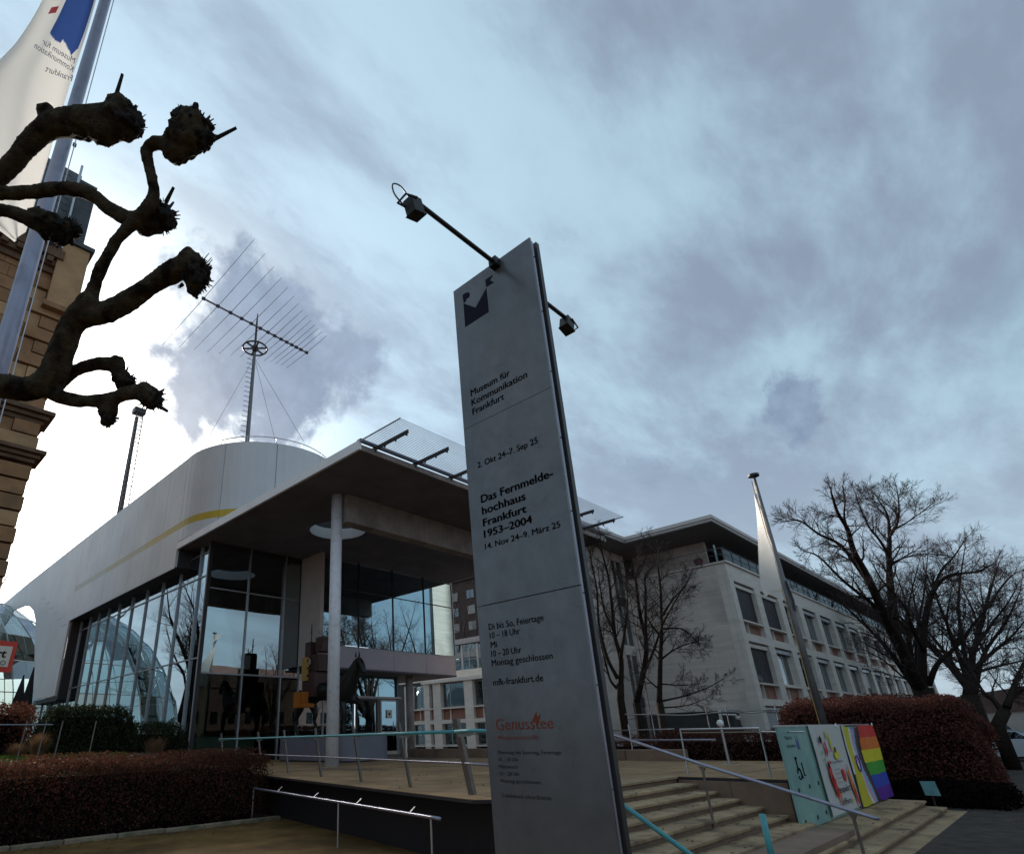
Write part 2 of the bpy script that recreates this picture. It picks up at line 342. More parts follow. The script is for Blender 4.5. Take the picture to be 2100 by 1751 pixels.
def clip(poly,edge):
    (ax,ay),(bx,by)=edge; out=[]
    f=lambda p:(bx-ax)*(p[1]-ay)-(by-ay)*(p[0]-ax)
    for i in range(len(poly)):
        p,q=poly[i],poly[(i+1)%len(poly)]; fp,fq=f(p),f(q)
        if fp>=0: out.append(p)
        if (fp>0)!=(fq>0) and fp!=fq: t=fp/(fp-fq); out.append((p[0]+(q[0]-p[0])*t,p[1]+(q[1]-p[1])*t))
    return out
def text(s,start,end,cap,m,parent,name='lettering',plane='x',off=.0,depth=.002,bold=0.0,n_out=-1,mirror=False,dup=0.0,pos=None,xdir=None,ydir=None,width=None):
    """printed line as flat letters: baseline from start to end (world points)"""
    cu=bpy.data.curves.new('t','FONT'); cu.body=s; cu.size=1.0; cu.extrude=0; cu.offset=bold; cu.resolution_u=3
    o=bpy.data.objects.new('t',cu); C.objects.link(o); bpy.context.view_layer.update()
    me=bpy.data.meshes.new_from_object(o.evaluated_get(bpy.context.evaluated_depsgraph_get()))
    bpy.data.objects.remove(o); me.name=name
    if dup:
        bm=bmesh.new(); bm.from_mesh(me); g0=bm.verts[:]+bm.edges[:]+bm.faces[:]
        for q,dz in ((dup,0),(dup*.5,dup*.35),(dup*.5,-dup*.35)):
            rt=bmesh.ops.duplicate(bm,geom=g0); bmesh.ops.translate(bm,verts=[e for e in rt['geom'] if isinstance(e,bmesh.types.BMVert)],vec=(q,dz,0))
        bm.to_mesh(me); bm.free()
    co=np.empty(len(me.vertices)*3,np.float32); me.vertices.foreach_get('co',co); co=co.reshape(-1,3)
    if len(co)==0: return None
    x0,x1=co[:,0].min(),co[:,0].max()
    a=np.array(start,float); b=np.array(end,float); X=(b-a); w=np.linalg.norm(X); X/=w
    Y=np.array(ydir if ydir is not None else (0,0,1),float)
    N=np.cross(X,Y)
    sx=w/(x1-x0); sy=cap/.70
    W_=a+np.outer((co[:,0]-x0)*sx,X)+np.outer(co[:,1]*sy,Y)+N*off
    W_-=np.array(parent.location)
    me.vertices.foreach_set('co',W_.astype(np.float32).ravel()); me.update(); me.materials.clear(); me.materials.append(m)
    ob=bpy.data.objects.new(name,me); return link(ob,parent)
# ------------------------------------------------------------------ tree generator
def rot_about(v,ax,a): return Matrix.Rotation(a,3,ax)@v
class Branches:
    def __init__(s,seed): s.r=random.Random(seed); s.tr=MB(); s.cr=MB(); s.n=0; s.tw=.0040
    def grow(s,p,d,L,r,lvl,maxl,up=.12,spread=1.0,ch=7,flat=None):
        k=5 if lvl<maxl else 4; pts=[p]; rad=[r]; dd=d.normalized(); q=p
        for i in range(k-1):
            dd=(dd+Vector((s.r.gauss(0,.13),s.r.gauss(0,.13),s.r.gauss(0,.11)+up*.5))).normalized()
            q=q+dd*(L/(k-1)); pts.append(q); rad.append(max(r*(1-(i+1)/(k-1)*.80),.005 if lvl<maxl else s.tw))
        (s.cr).tube(pts,rad,5 if lvl<=1 else (4 if lvl==2 and maxl>2 else 3),cap=False); s.n+=1
        if lvl>=maxl: return
        for j in range(ch):
            t=.22+.78*(j+s.r.random())/ch; idx=min(int(t*(k-1)),k-2); f=t*(k-1)-idx
            b=pts[idx].lerp(pts[idx+1],f); tan=(pts[idx+1]-pts[idx]).normalized()
            ax=tan.orthogonal().normalized(); ax=rot_about(ax,tan,s.r.random()*6.283)
            nd_=rot_about(tan,ax,R(s.r.uniform(25,58)*spread))
            s.grow(b,nd_,L*s.r.uniform(.36,.62)*(1.1-.45*t),rad[idx]*.44+.0015,lvl+1,maxl,up,spread,ch,flat)
    def limb(s,pts,r0,r1,maxl=3,ch=8,up=.12,n=12,L=None,start=.15,trunk=True,spread=1.0,tip=True,dens=1.35):
        pts=[Vector(p) for p in pts]; P=catmull(pts,4); k=len(P)
        rad=[r0+(r1-r0)*(i/(k-1))**.8 for i in range(k)]
        (s.tr if trunk else s.cr).tube(P,rad,8,cap=True)
        tot=sum((P[i+1]-P[i]).length for i in range(k-1)); L=L or tot*.38
        for j in range(int(n*dens)):
            t=start+(1-start)*(j+s.r.random())/(n*dens); idx=min(int(t*(k-1)),k-2); f=t*(k-1)-idx
            b=P[idx].lerp(P[idx+1],f); tan=(P[idx+1]-P[idx]).normalized(); ax=rot_about(tan.orthogonal().normalized(),tan,s.r.random()*6.283)
            nd_=rot_about(tan,ax,R(s.r.uniform(28,62)*spread))
            s.grow(b,nd_,L*s.r.uniform(.6,1.1)*(1.12-.5*t),rad[idx]*.36+.003,1,maxl,up,spread,ch)
        if tip: s.grow(P[-1],(P[-1]-P[-2]),L*.45,r1,1,maxl,up,spread,ch)
    def build(s,name,label,cat,base,group=None,m=None,m2=None):
        t=thing(name,label,cat,base,0,group)
        if s.tr.v: s.tr.build('trunk',m or M_twig,t,smooth=True,fix=False)
        if s.cr.v:
            s.cr.build('crown',m2 or M_twigp,t,fix=False)
        return t
def catmull(P,k):
    if len(P)<3: return [P[0].lerp(P[-1],i/k) for i in range(k+1)]
    Q=[P[0]*2-P[1]]+P+[P[-1]*2-P[-2]]; out=[]
    for i in range(1,len(Q)-2):
        for j in range(k):
            t=j/k; a,b,c_,d=Q[i-1],Q[i],Q[i+1],Q[i+2]
            out.append(.5*((2*b)+(c_-a)*t+(2*a-5*b+4*c_-d)*t*t+(3*b-a-3*c_+d)*t**3))
    out.append(P[-1].copy()); return out
def leaf_cloud(n,sampler,size,seed=1,jit=1.0):
    g=np.random.default_rng(seed); c=sampler(g,n); n=len(c)
    a=g.normal(size=(n,3)); a/=np.linalg.norm(a,axis=1)[:,None]; b=g.normal(size=(n,3)); b-=a*(a*b).sum(1)[:,None]; b/=np.linalg.norm(b,axis=1)[:,None]
    s=(size*g.uniform(.6,1.3,n))[:,None]; a=a*s; b=b*s*.55
    v=np.stack([c-a,c-b*1.0,c+a,c+b],1).reshape(-1,3); f=np.arange(4*n).reshape(-1,4); return v,f
def boxshell(x0,x1,y0,y1,z0,z1,bulge=.12,edge=.25,seed=0):
    def f(g,n):
        a=g.uniform(0,1,(n,3)); p=np.array([x0,y0,z0])+a*np.array([x1-x0,y1-y0,z1-z0])
        face=g.choice(5,n,p=_areas(x1-x0,y1-y0,z1-z0)); d=np.abs(g.normal(0,bulge,n))-bulge*.6
        d+=.10*np.sin(p[:,0]*2.1+p[:,2]*3)+.08*np.sin(p[:,1]*3.3+p[:,0])
        m=face==0; p[m,0]=x0+d[m]; m=face==1; p[m,0]=x1-d[m]; m=face==2; p[m,1]=y0+d[m]; m=face==3; p[m,1]=y1-d[m]; m=face==4; p[m,2]=z1-d[m]*.8
        return p
    return f
def _areas(a,b,c_): v=np.array([b*c_,b*c_,a*c_,a*c_,a*b]); return v/v.sum()
# ================================================================== GROUND, TERRACE, STEPS
TZ=.944
me=MB(); me.add([(-900,-900,0),(900,-900,0),(900,900,0),(-900,900,0)],[(0,1,2,3)]).build('ground',M_asph,kind='structure')
MB().add([(-40,-30,.004),(9.2,-30,.004),(9.2,2.0,.004),(8.9,16.8,.004),(8.9,14.0,.004),(-40,14.0,.004)],[(0,1,2,3,4,5)]).build('gravel_path',M_sand,kind='structure')
# kerb along the hedge
def sthing(name,loc): 
    o=bpy.data.objects.new(name,None); o.location=loc; o.empty_display_size=.3; C.objects.link(o); o['kind']='structure'; return o
kb=sthing('kerb',(3,13.9,0))
x=-4.0
while x<8.4:
    L=random.uniform(.85,1.0); y0=13.98-.045*x+random.uniform(-.012,.012)
    cbox('kerb_stone',(x,y0,0),(x+L-.012,y0+.13,.085+random.uniform(-.01,.012)),M_kerb,kb,.015); x+=L
# terrace body and slabs
tp=[(6.78,5.93),(7.16,5.52),(12.22,5.52),(12.22,3.66),(18.9,3.66),(18.9,60),(8.67,60),(8.67,15.03),(7.59,9.89)]
terr=sthing('terrace',(12,12,0))
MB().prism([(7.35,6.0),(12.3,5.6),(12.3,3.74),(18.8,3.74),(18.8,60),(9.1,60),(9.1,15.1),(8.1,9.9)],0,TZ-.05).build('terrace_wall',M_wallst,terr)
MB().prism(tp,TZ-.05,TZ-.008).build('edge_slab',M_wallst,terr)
P1=1.15
edge1=((8.67,15.03),(7.59,9.89)); edge2=((7.59,9.89),(6.78,5.93)); edge3=((6.78,5.93),(7.16,5.52))
yy=3.66
while yy<24:
    xx=6.4+(.4 if int(yy/P1)%2 else 0)
    while xx<18.8:
        g=.011; cell=[(xx+g,yy+g),(min(xx+P1,18.85)-g,yy+g),(min(xx+P1,18.85)-g,yy+P1-g),(xx+g,yy+P1-g)]
        for edges in ((((0,5.53),(1,5.53)),edge1,edge2,edge3),(((1,5.527),(0,5.527)),((12.25,1),(12.25,0)))):
            poly=cell
            for e in edges:
                if poly: poly=clip(poly,e)
            if len(poly)>=3:
                z=TZ+random.uniform(-.0015,.0015); MB().prism(poly,TZ-.006,z).build('paving_slab',M_slab,terr)
        xx+=P1
    yy+=P1
# parapet face (block west side) as big stones
st=sthing('steps',(10,4,0))
y=5.5
for i,L in enumerate((.92,.92)):
    cbox('parapet_stone',(12.19,y-L+.008,.0),(12.24,y,TZ-.055),M_parapet,st,.005); y-=L
cbox('parapet_stone',(12.2,3.60,.2),(18.9,3.655,TZ-.055),M_parapet,st,.005)
def step_row(x0,x1,yf,yb,z,h=.105,stl=1.25,nm='step_stone'):
    x=x0; 
    while x<x1-.05:
        L=min(stl*random.uniform(.85,1.15),x1-x); 
        if x1-x-L<.35: L=x1-x
        dz=random.uniform(-.003,.003); dy=random.uniform(-.004,.004)
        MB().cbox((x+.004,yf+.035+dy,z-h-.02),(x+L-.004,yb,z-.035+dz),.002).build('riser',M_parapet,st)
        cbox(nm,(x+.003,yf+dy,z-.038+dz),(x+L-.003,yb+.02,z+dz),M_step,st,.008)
        x+=L
ys=[5.5,5.15,4.80,4.45,4.10,3.76,3.42]
step_row(7.16,12.19,5.49,5.85,TZ+.003)
for i in range(1,7): step_row(7.3,12.19 if i<6 else 12.30,ys[i],ys[i-1]+.02,TZ-.105*i)
step_row(7.3,18.3,2.86,3.62,.209)
step_row(7.3,18.3,2.54,2.90,.105)
step_row(7.3,18.6,2.27,2.58,.012,.006)
MB().box((7.3,2.9,0),(12.2,5.5,.28)).build('foundation',M_parapet,st)
# ================================================================== MUSEUM HALL
mus=thing('museum_building','glass fronted museum hall with projecting concrete canopy and white curved metal upper storey','museum',(14,26,0))
CZ=10.10
# canopy slab with oculus hole: ring of quads around circle, then rest
ox,oy,orad=14.62,19.55,1.22
X0,X1,Y0,Y1=10.42,25.4,12.86,26.3
b=MB(); n=48
circ=[(ox+orad*math.cos(2*math.pi*i/n),oy+orad*math.sin(2*math.pi*i/n)) for i in range(n)]
def onrect(a):
    c,s=math.cos(a),math.sin(a); t=1e9
    if c>1e-9: t=min(t,(X1-ox)/c)
    if c<-1e-9: t=min(t,(X0-ox)/c)
    if s>1e-9: t=min(t,(Y1-oy)/s)
    if s<-1e-9: t=min(t,(Y0-oy)/s)
    return (ox+c*t,oy+s*t)
angs=sorted([2*math.pi*i/n for i in range(n)]+[math.atan2(y-oy,x-ox)%(2*math.pi) for x in (X0,X1) for y in (Y0,Y1)])
ci=[(ox+orad*math.cos(a),oy+orad*math.sin(a)) for a in angs]; re_=[onrect(a) for a in angs]; K=len(angs)
for z,flip in ((CZ,0),(CZ+.20,1)):
    vs=[(p[0],p[1],z) for p in ci]+[(p[0],p[1],z) for p in re_]
    b.add(vs,[(i,(i+1)%K,(i+1)%K+K,i+K) for i in range(K)])
b.add([(p[0],p[1],CZ) for p in ci]+[(p[0],p[1],CZ+.2) for p in ci],[(i,(i+1)%K,(i+1)%K+K,i+K) for i in range(K)])
b.add([(p[0],p[1],CZ) for p in re_]+[(p[0],p[1],CZ+.2) for p in re_],[(i,(i+1)%K,(i+1)%K+K,i+K) for i in range(K)])
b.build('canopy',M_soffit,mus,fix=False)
b=MB(); prof=[(ox+(orad-.005)*math.cos(2*math.pi*i/n),oy+(orad-.005)*math.sin(2*math.pi*i/n)) for i in range(n)]
b.add([(p[0],p[1],CZ+.01) for p in prof]+[(p[0],p[1],CZ+.50) for p in prof],[(i,(i+1)%n,(i+1)%n+n,i+n) for i in range(n)]).build('oculus_lining',M_white,mus,smooth=True)
MB().add([(p[0],p[1],CZ+.501) for p in prof]+[(p[0],p[1],CZ+1.3) for p in prof],[(i,(i+1)%n,(i+1)%n+n,i+n) for i in range(n)]).build('oculus_upstand',M_dark,mus,smooth=True)
# fascia along the west edge, front edge beam
for i in range(4):
    ya=12.78+i*3.4; box('fascia',(10.33,ya+.004,CZ-.02),(10.42,ya+3.4-.004,CZ+.30),M_fascia,mus)
box('front_edge',(10.425,12.78,CZ-.03),(25.44,12.86,CZ+.16),M_conc,mus)
box('roof_flashing',(10.34,12.72,CZ+.30),(25.42,12.92,CZ+.34),M_zinc,mus)
box('edge_end',(25.40,12.86,CZ-.03),(25.48,26,CZ+.3),M_conc,mus)
box('canopy_beam',(12.34,15.95,9.02),(25.0,16.45,CZ-.002),M_conc,mus)
MB().lathe((12.15,16.33,TZ),[(.215,0),(.215,.28)],28).build('column_base',M_conc,mus,smooth=False)
MB().lathe((12.15,16.33,TZ+.28),[(.202,0),(.202,CZ-TZ-.28)],32).build('column',M_col,mus,smooth=True)
# louvre field over the canopy front
for i in range(23):
    y=10.93+i*.082; 
    box('louvre_slat',(10.36,y,CZ+.268),(23.64,y+.010,CZ+.284),M_pole,mus)
for x in (11.0,12.8,14.6,16.4,18.2,20.0,21.75,23.5):
    b=MB(); b.bar((x,13.6,CZ+.20),(x,11.25,CZ+.20),.05,.12)
    for yy in (11.3,11.8,12.3,12.75): b.box((x-.025,yy,CZ+.08),(x+.025,yy+.04,CZ+.15))
    b.build('louvre_arm',M_dark,mus)
for x in (10.36,17.0,23.62): box('louvre_trim',(x-.012,10.9,CZ+.25),(x+.012,12.8,CZ+.29),M_mull,mus)
# side glass wall (faces west)
GX=11.05; ymul=[24.30,25.12,27.2,29.25,31.3,33.35,35.4,37.2,38.9,40.6,42.5,44.3]
zt=[TZ-.1,5.0,8.55]
for i in range(len(ymul)-1):
    top=9.42 if ymul[i]>27 else 10.02
    rows=[(TZ-.1,5.0),(5.0,8.55),(8.55,top)]
    for j,(za,zb) in enumerate(rows):
        dx=random.uniform(-.004,.004)
        box('window_pane',(GX+.02+dx,ymul[i]+.03,za+.03),(GX+.035+dx,ymul[i+1]-.03,zb-.03),M_glass,mus)
for i,y in enumerate(ymul): box('mullion',(GX-.06,y-.028,TZ-.2),(GX+.10,y+.028,10.0 if y<27 else 9.42),M_mull,mus)
for z in (5.0,8.55):
    for i in range(len(ymul)-1): box('transom',(GX-.03,ymul[i]+.03,z-.025),(GX+.09,ymul[i+1]-.03,z+.025),M_mull,mus)
for y in (24.3,25.12): pass
box('transom',(GX-.03,24.33,9.62),(GX+.09,27.17,9.66),M_mull,mus)
box('corner_post',(GX-.02,24.22,TZ-.2),(GX+.12,24.268,CZ),M_dark,mus)
# lower continuation of the glass below the shell leg
for i,(ya,yb) in enumerate(((44.36,46.3),(46.3,48.4),(48.4,50.5),(50.5,52.6))):
    box('window_pane',(GX+.02,ya+.03,TZ),(GX+.035,yb-.03,4.55),M_glass,mus); box('mullion',(GX-.05,yb-.025,TZ),(GX+.08,yb+.025,4.55),M_mull,mus)
# front glass wall (faces south)
GY=24.30; xm=[11.13,13.09,15.03,16.02]
for i in range(3):
    for (za,zb) in ((TZ,2.1),(2.1,4.40),(4.40,8.0),(8.0,CZ)):
        if za<4 and i<2: 
            if za==TZ: box('window_pane',(xm[i]+.03,GY,TZ+.03),(xm[i+1]-.03,GY+.015,4.37),M_glassl,mus)
            continue
        if za<4 and i==2:
            if za==TZ: box('window_pane',(xm[i]+.03,GY,TZ+.03),(xm[i+1]-.03,GY+.015,4.30),M_glassl,mus)
            continue
        box('window_pane',(xm[i]+.03,GY,za+.03),(xm[i+1]-.03,GY+.015,zb-.03),M_glass,mus)
    for z in (4.40,8.0): box('transom',(xm[i]+.03,GY-.04,z-.03),(xm[i+1]-.03,GY+.06,z+.03),M_mull,mus)
for x in xm: box('mullion',(x-.03,GY-.07,TZ),(x+.03,GY+.10,CZ),M_mull,mus)
box('head_rail',(11.1,GY-.05,CZ-.28),(16.0,GY+.08,CZ-.002),M_dark,mus)
# glazed box
BX0,BX1,BY=16.03,25.65,23.0
box('side_slab',(15.93,22.55,4.90),(16.12,24.24,CZ-.002),M_pale,mus)
bx=[17.2-1.1,18.59,20.92,23.26,25.62]
bx[0]=16.30
for i in range(4):
    for za,zb in ((5.84,8.60),(8.60,10.0)):
        d=random.uniform(-.003,.003); box('box_pane',(bx[i]+.03,BY+d,za+.03),(bx[i+1]-.03,BY+.015+d,zb-.03),M_glass2,mus)
    cbox('box_panel',(bx[i]+.012,BY-.03,4.84),(bx[i+1]-.012,BY+.03,5.80),M_panel,mus,.006)
    box('transom',(bx[i]+.025,BY-.03,8.58),(bx[i+1]-.025,BY+.05,8.62),M_dark,mus)
for x in bx[:-1]+[25.62]: box('mullion',(x-.022,BY-.05,5.82),(x+.022,BY+.06,CZ-.002),M_dark if x!=25.62 else M_mull,mus)
box('sill_rail',(16.13,BY-.045,5.80),(25.66,BY+.05,5.84),M_mull,mus)
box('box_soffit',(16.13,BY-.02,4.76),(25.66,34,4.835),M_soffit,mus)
box('box_floor',(16.2,BY+.2,5.5),(25.5,34,5.6),M_floor,mus)
for (ya,yb) in ((23.05,25.4),(25.4,27.8),(27.8,30.2)):
    box('box_pane',(25.63,ya+.03,5.86),(25.645,yb-.03,CZ-.05),M_glass2,mus)
box('box_panel',(25.6,23.03,4.84),(25.66,34,5.80),M_panel,mus)
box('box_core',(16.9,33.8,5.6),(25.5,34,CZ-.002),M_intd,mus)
box('box_partition',(16.15,24.3,5.6),(16.2,34,CZ-.002),M_int,mus)
MB().lathe((22.93,24.0,TZ),[(.205,0),(.205,3.83)],20).build('round_column',M_conc,mus,smooth=True)
# entrance wall and door
EY=24.45
for xa,xb in ((16.05,17.6),(17.6,19.45)): box('window_pane',(xa+.03,EY,TZ+.03),(xb-.03,EY+.015,4.74),M_glass2,mus)
for xa,xb in ((19.5,21.1),(21.1,22.5)): box('window_pane',(xa+.03,EY,3.70),(xb-.03,EY+.015,4.74),M_glass2,mus)
for x in (17.6,19.45,22.5): box('mullion',(x-.03,EY-.04,TZ),(x+.03,EY+.06,4.75),M_mull,mus)
def door(x0,x1,m,sign=False):
    d=MB(); 
    fr=MB(); w=.08; z1=3.55
    fr.box((x0,EY-.12,TZ),(x0+w,EY-.03,z1)); fr.box((x1-w,EY-.12,TZ),(x1,EY-.03,z1)); fr.box((x0+w,EY-.12,z1-w),(x1-w,EY-.03,z1)); fr.box((x0+w,EY-.12,TZ),(x1-w,EY-.03,TZ+.16)); fr.box((x0+w,EY-.11,1.95),(x1-w,EY-.04,2.02))
    f=fr.build('door',m,mus)
    box('door_pane',(x0+w,EY-.08,TZ+.16),(x1-w,EY-.07,z1-w),M_glass2,f)
    MB().tube([(x1-.22,EY-.2,1.7),(x1-.22,EY-.2,2.5)],.018,8).build('handle',M_steel,f)
    if sign: box('notice',(x0+.42,EY-.135,2.65),(x0+.78,EY-.125,3.05),M_signw,f); MB().lathe((x0+.60,EY-.14,2.86),[(.05,-.05),(.05,.05)],12).build('notice_mark',M_print,f)
door(19.55,20.95,M_dark); door(21.15,22.38,M_mull,True)
box('door_canopy',(19.3,EY-.3,3.60),(22.5,EY-.04,3.68),M_mull,mus)
# interior
box('hall_floor',(11.2,24.45,TZ-.1),(18.8,52,TZ+.01),M_floor,mus)
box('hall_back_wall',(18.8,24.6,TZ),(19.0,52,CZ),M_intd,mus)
box('hall_ceiling',(11.2,26.4,9.5),(18.8,52,9.6),M_int,mus)
box('gallery_floor',(13.6,29.5,4.9),(18.8,52,5.2),M_int,mus)
box('gallery_wall',(15.6,28.4,5.2),(15.75,29.6,CZ-.02),M_int,mus)
box('stair_flank',(13.4,30.5,5.2),(15.6,30.7,9.4),M_intd,mus)
box('counter',(12.2,26.5,TZ),(15.2,27.1,TZ+1.0),M_int,mus)
for x,y in ((12.6,26.9),(12.6,32.0),(12.6,37.5)): MB().lathe((x,y,TZ),[(.24,0),(.24,8.5)],18).build('inner_column',M_int,mus,smooth=True)
box('partition',(13.9,33.5,TZ),(18.8,33.7,4.9),M_intd,mus)
box('cable_duct',(11.62,25.2,4.0),(11.74,25.32,8.0),M_int,mus)
for x,y,z in ((11.9,26.6,9.35),(13.0,27.6,9.35)):
    b=MB(); b.lathe((x,y,z),[(.035,0),(.035,.1)],8); b.lathe((x+.13,y,z),[(.035,0),(.035,.1)],8); b.build('downlight',M_bulb,mus)
b=MB(); 
for i in range(9):
    x=12.0+i*.42; b.box((x,28.2,TZ),(x+.05,28.25,TZ+.75)); b.box((x-.1,28.0,TZ+.75),(x+.22,28.4,TZ+.79))
b.build('cafe_furniture',M_dark,mus)
# upper white shell: straight wall + rounded nose, panel by panel
SX=10.36; SC=14.45; SR=SC-SX; SY=25.95; ZT=14.85; ZB=9.20
def shell_strip(y0,y1,z0,z1,name='shell_panel',m=None,th=.12): box(name,(SX,y0+.010,z0),(SX+th,y1-.010,z1),m or M_white,mus)
ysm=[26.42,28.5]+[28.5+2.15*i for i in range(1,7)]
ysm=[26.42,28.45,30.55,32.6,34.7,36.8,38.9,41.0,42.83]
for a,b_ in zip(ysm[:-1],ysm[1:]):
    shell_strip(a,b_,ZB,11.10); shell_strip(a,b_,11.45,ZT)
    box('band_panel',(SX,a+.003,11.103),(SX+.12,b_-.003,11.447),M_yellow if b_<32 else (mat('yellow_faded',(.56,.49,.28),.5) if b_<36.9 else mat('yellow_trace',(.535,.52,.46),.5)),mus)
# leg with rounded arch beyond, one welded plate with seams
leg=[(42.84,ZT),(42.84,4.59),(48.0,4.62),(50.0,7.0),(51.75,9.5)]
arch=[(51.75,9.5),(52.6,10.7),(54.0,11.65),(55.8,12.3),(58.2,12.72),(62,13.0),(70,13.1)]
poly=[(42.836,ZT),(42.836,4.59),(47.97,4.60),(49.3,6.2),(50.4,7.8)]+arch+[(70,14.5),(58,14.75)]
MB().extr([(SX,y,z) for y,z in poly],(.12,0,0)).build('shell_leg',M_white,mus)
for i in range(6):
    y=43.0+i*1.5; z=9.05+i*.62; box('expansion_joint',(SX-.012,y+.3,z),(SX-.004,y+1.4,z+.03),M_mull,mus)
# dark reveals under the shell
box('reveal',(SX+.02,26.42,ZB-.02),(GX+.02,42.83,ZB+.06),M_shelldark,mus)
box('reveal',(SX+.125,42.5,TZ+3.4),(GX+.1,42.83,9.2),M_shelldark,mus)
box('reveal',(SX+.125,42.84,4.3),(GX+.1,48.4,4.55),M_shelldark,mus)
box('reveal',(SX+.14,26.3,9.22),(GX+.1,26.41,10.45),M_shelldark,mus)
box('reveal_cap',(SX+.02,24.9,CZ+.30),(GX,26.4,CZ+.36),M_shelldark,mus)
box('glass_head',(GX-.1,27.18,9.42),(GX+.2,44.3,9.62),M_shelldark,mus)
def nose(a0,a1,z0,z1,m,name='shell_panel',k=6):
    P_=[(SC-SR*math.cos(a0+(a1-a0)*i/k),SY-SR*math.sin(a0+(a1-a0)*i/k)) for i in range(k+1)]
    Q=[(SC-(SR-.12)*math.cos(a0+(a1-a0)*i/k),SY-(SR-.12)*math.sin(a0+(a1-a0)*i/k)) for i in range(k+1)]
    b=MB(); vs=[(*p,z0) for p in P_]+[(*p,z1) for p in P_]+[(*p,z0) for p in Q]+[(*p,z1) for p in Q]; n1_=k+1
    fs=[(i,i+1,i+1+n1_,i+n1_) for i in range(k)]+[(i+2*n1_,i+1+2*n1_,i+1+3*n1_,i+3*n1_) for i in range(k)]+[(i+n1_,i+1+n1_,i+1+3*n1_,i+3*n1_) for i in range(k)]+[(0,n1_,3*n1_,2*n1_),(k,k+n1_,k+3*n1_,k+2*n1_)]
    b.add(vs,fs).build(name,m,mus)
seams=[-.115,.0,.575,1.18,1.76,2.36,3.14159]
for a0,a1 in zip(seams[:-1],seams[1:]):
    e=.0030
    if a0<0:
        box('shell_panel',(SX,SY+.006,CZ+.36),(SX+.12,26.41,11.10),M_white,mus); box('shell_panel',(SX,SY+.006,11.45),(SX+.12,26.41,ZT),M_white,mus); box('band_panel',(SX,SY+.006,11.103),(SX+.12,26.41,11.447),M_yellow,mus); continue
    nose(a0+e,a1-e,CZ+.36,11.10,M_white); nose(a0+e,a1-e,11.45,ZT,M_white); nose(a0+.001,a1-.001,11.103,11.447,M_yellow,'band_panel')
b=MB(); rp=[(SC-(SR-.02)*math.cos(t*math.pi/24),SY-(SR-.02)*math.sin(t*math.pi/24)) for t in range(25)]
b.prism(rp+[(SC+SR-.02,60),(SX+.14,60)],ZT-.12,ZT-.01).build('shell_roof',M_zinc,mus)
box('shell_east_wall',(SC+SR-.12,25.9,CZ+.36),(SC+SR,49,ZT),M_white,mus)
box('shell_core',(SX+.6,26.6,9.65),(SC+SR-.3,48,ZT-.2),M_intd,mus)
# roof rail on the nose
b=MB(); rr=SR-.55
pts=[(SC-rr*math.cos(a),SY-rr*math.sin(a),15.42) for a in [i*math.pi/24 for i in range(3,20)]]
b.tube(pts,.025,6); b.tube([(p[0],p[1],15.1) for p in pts],.018,5)
for p in pts[::3]: b.tube([(p[0],p[1],14.8),p],.02,5)
b.build('roof_rail',M_steel,mus)
# ---- glass dome in the court beside the hall
dome=thing('glass_dome','domed glass roof of silver framed panes rising under the white shell arch','glass dome',(6.5,66,0))
dr,dh,nr,na=12.2,14.6,8,24
ring=lambda i,j:(6.5+dr*math.cos(i/nr*math.pi/2)*math.cos(2*math.pi*j/na+.1),66+dr*math.cos(i/nr*math.pi/2)*math.sin(2*math.pi*j/na+.1),dh*math.sin(i/nr*math.pi/2))
fr=MB()
for i in range(nr-1):
    for j in range(na):
        a,b_,c_,d=(Vector(ring(i,j)),Vector(ring(i,j+1)),Vector(ring(i+1,j+1)),Vector(ring(i+1,j)))
        if a.y>72 and i<6: pass
        else:
            cen=(a+b_+c_+d)/4; q=[p.lerp(cen,.02) for p in (a,b_,c_,d)]
            MB().add(q,[(0,1,2,3)]).build('dome_pane',M_dome,dome,fix=False)
        fr.tube([a,b_],.045,4); fr.tube([a,d],.045,4)
fr.build('dome_frame',M_steel,dome)
# ================================================================== SIGN PILLAR
MX=4.5; mt=6.86
pil=thing('sign_pillar','tall grey metal sign pillar with museum lettering and opening hours in front of the steps','sign pillar',(4.57,3.14,0))
sc=MX/4.5
yl=onx(930,600,MX).y; yr=onx(1086,490,MX).y
s1=onx(1130,793,MX).z; s2=onx(1196,1197,MX).z
for za,zb in ((.06,s2-.004),(s2+.004,s1-.0012),(s1+.0012,mt)):
    cbox('panel',(MX,yr,za),(MX+.028,yl,zb),M_mono,pil,.003)
box('core_frame',(MX+.03,yr+.03,.0),(MX+.092,yl-.03,mt-.06),M_monoe,pil)
box('edge_strip',(MX+.032,yr+.002,.05),(MX+.062,yr+.026,mt-.03),M_monoe,pil)
for z in np.arange(.6,6.7,.75): MB().lathe((MX+.046,yr-.001,z),[(.009,-.004),(.009,.004)],8).build('bolt',M_dark,pil)
box('back_panel',(MX+.094,yr-.02,.02),(MX+.15,yl+.02,mt-.02),M_monob,pil)
def line(s,a,b,cap,m=M_print,bold=0.0):
    A=onx(*a,MX); B=onx(*b,MX); Ct=onx(a[0],a[1]-cap,MX); text(s,(MX,A.y,A.z),(MX,B.y,A.z),Ct.z-A.z,m,pil,off=.0025,bold=0,dup=0 if m in (M_orange,M_printf) else (.06 if bold else (.018 if a[1]>1200 else .035)))
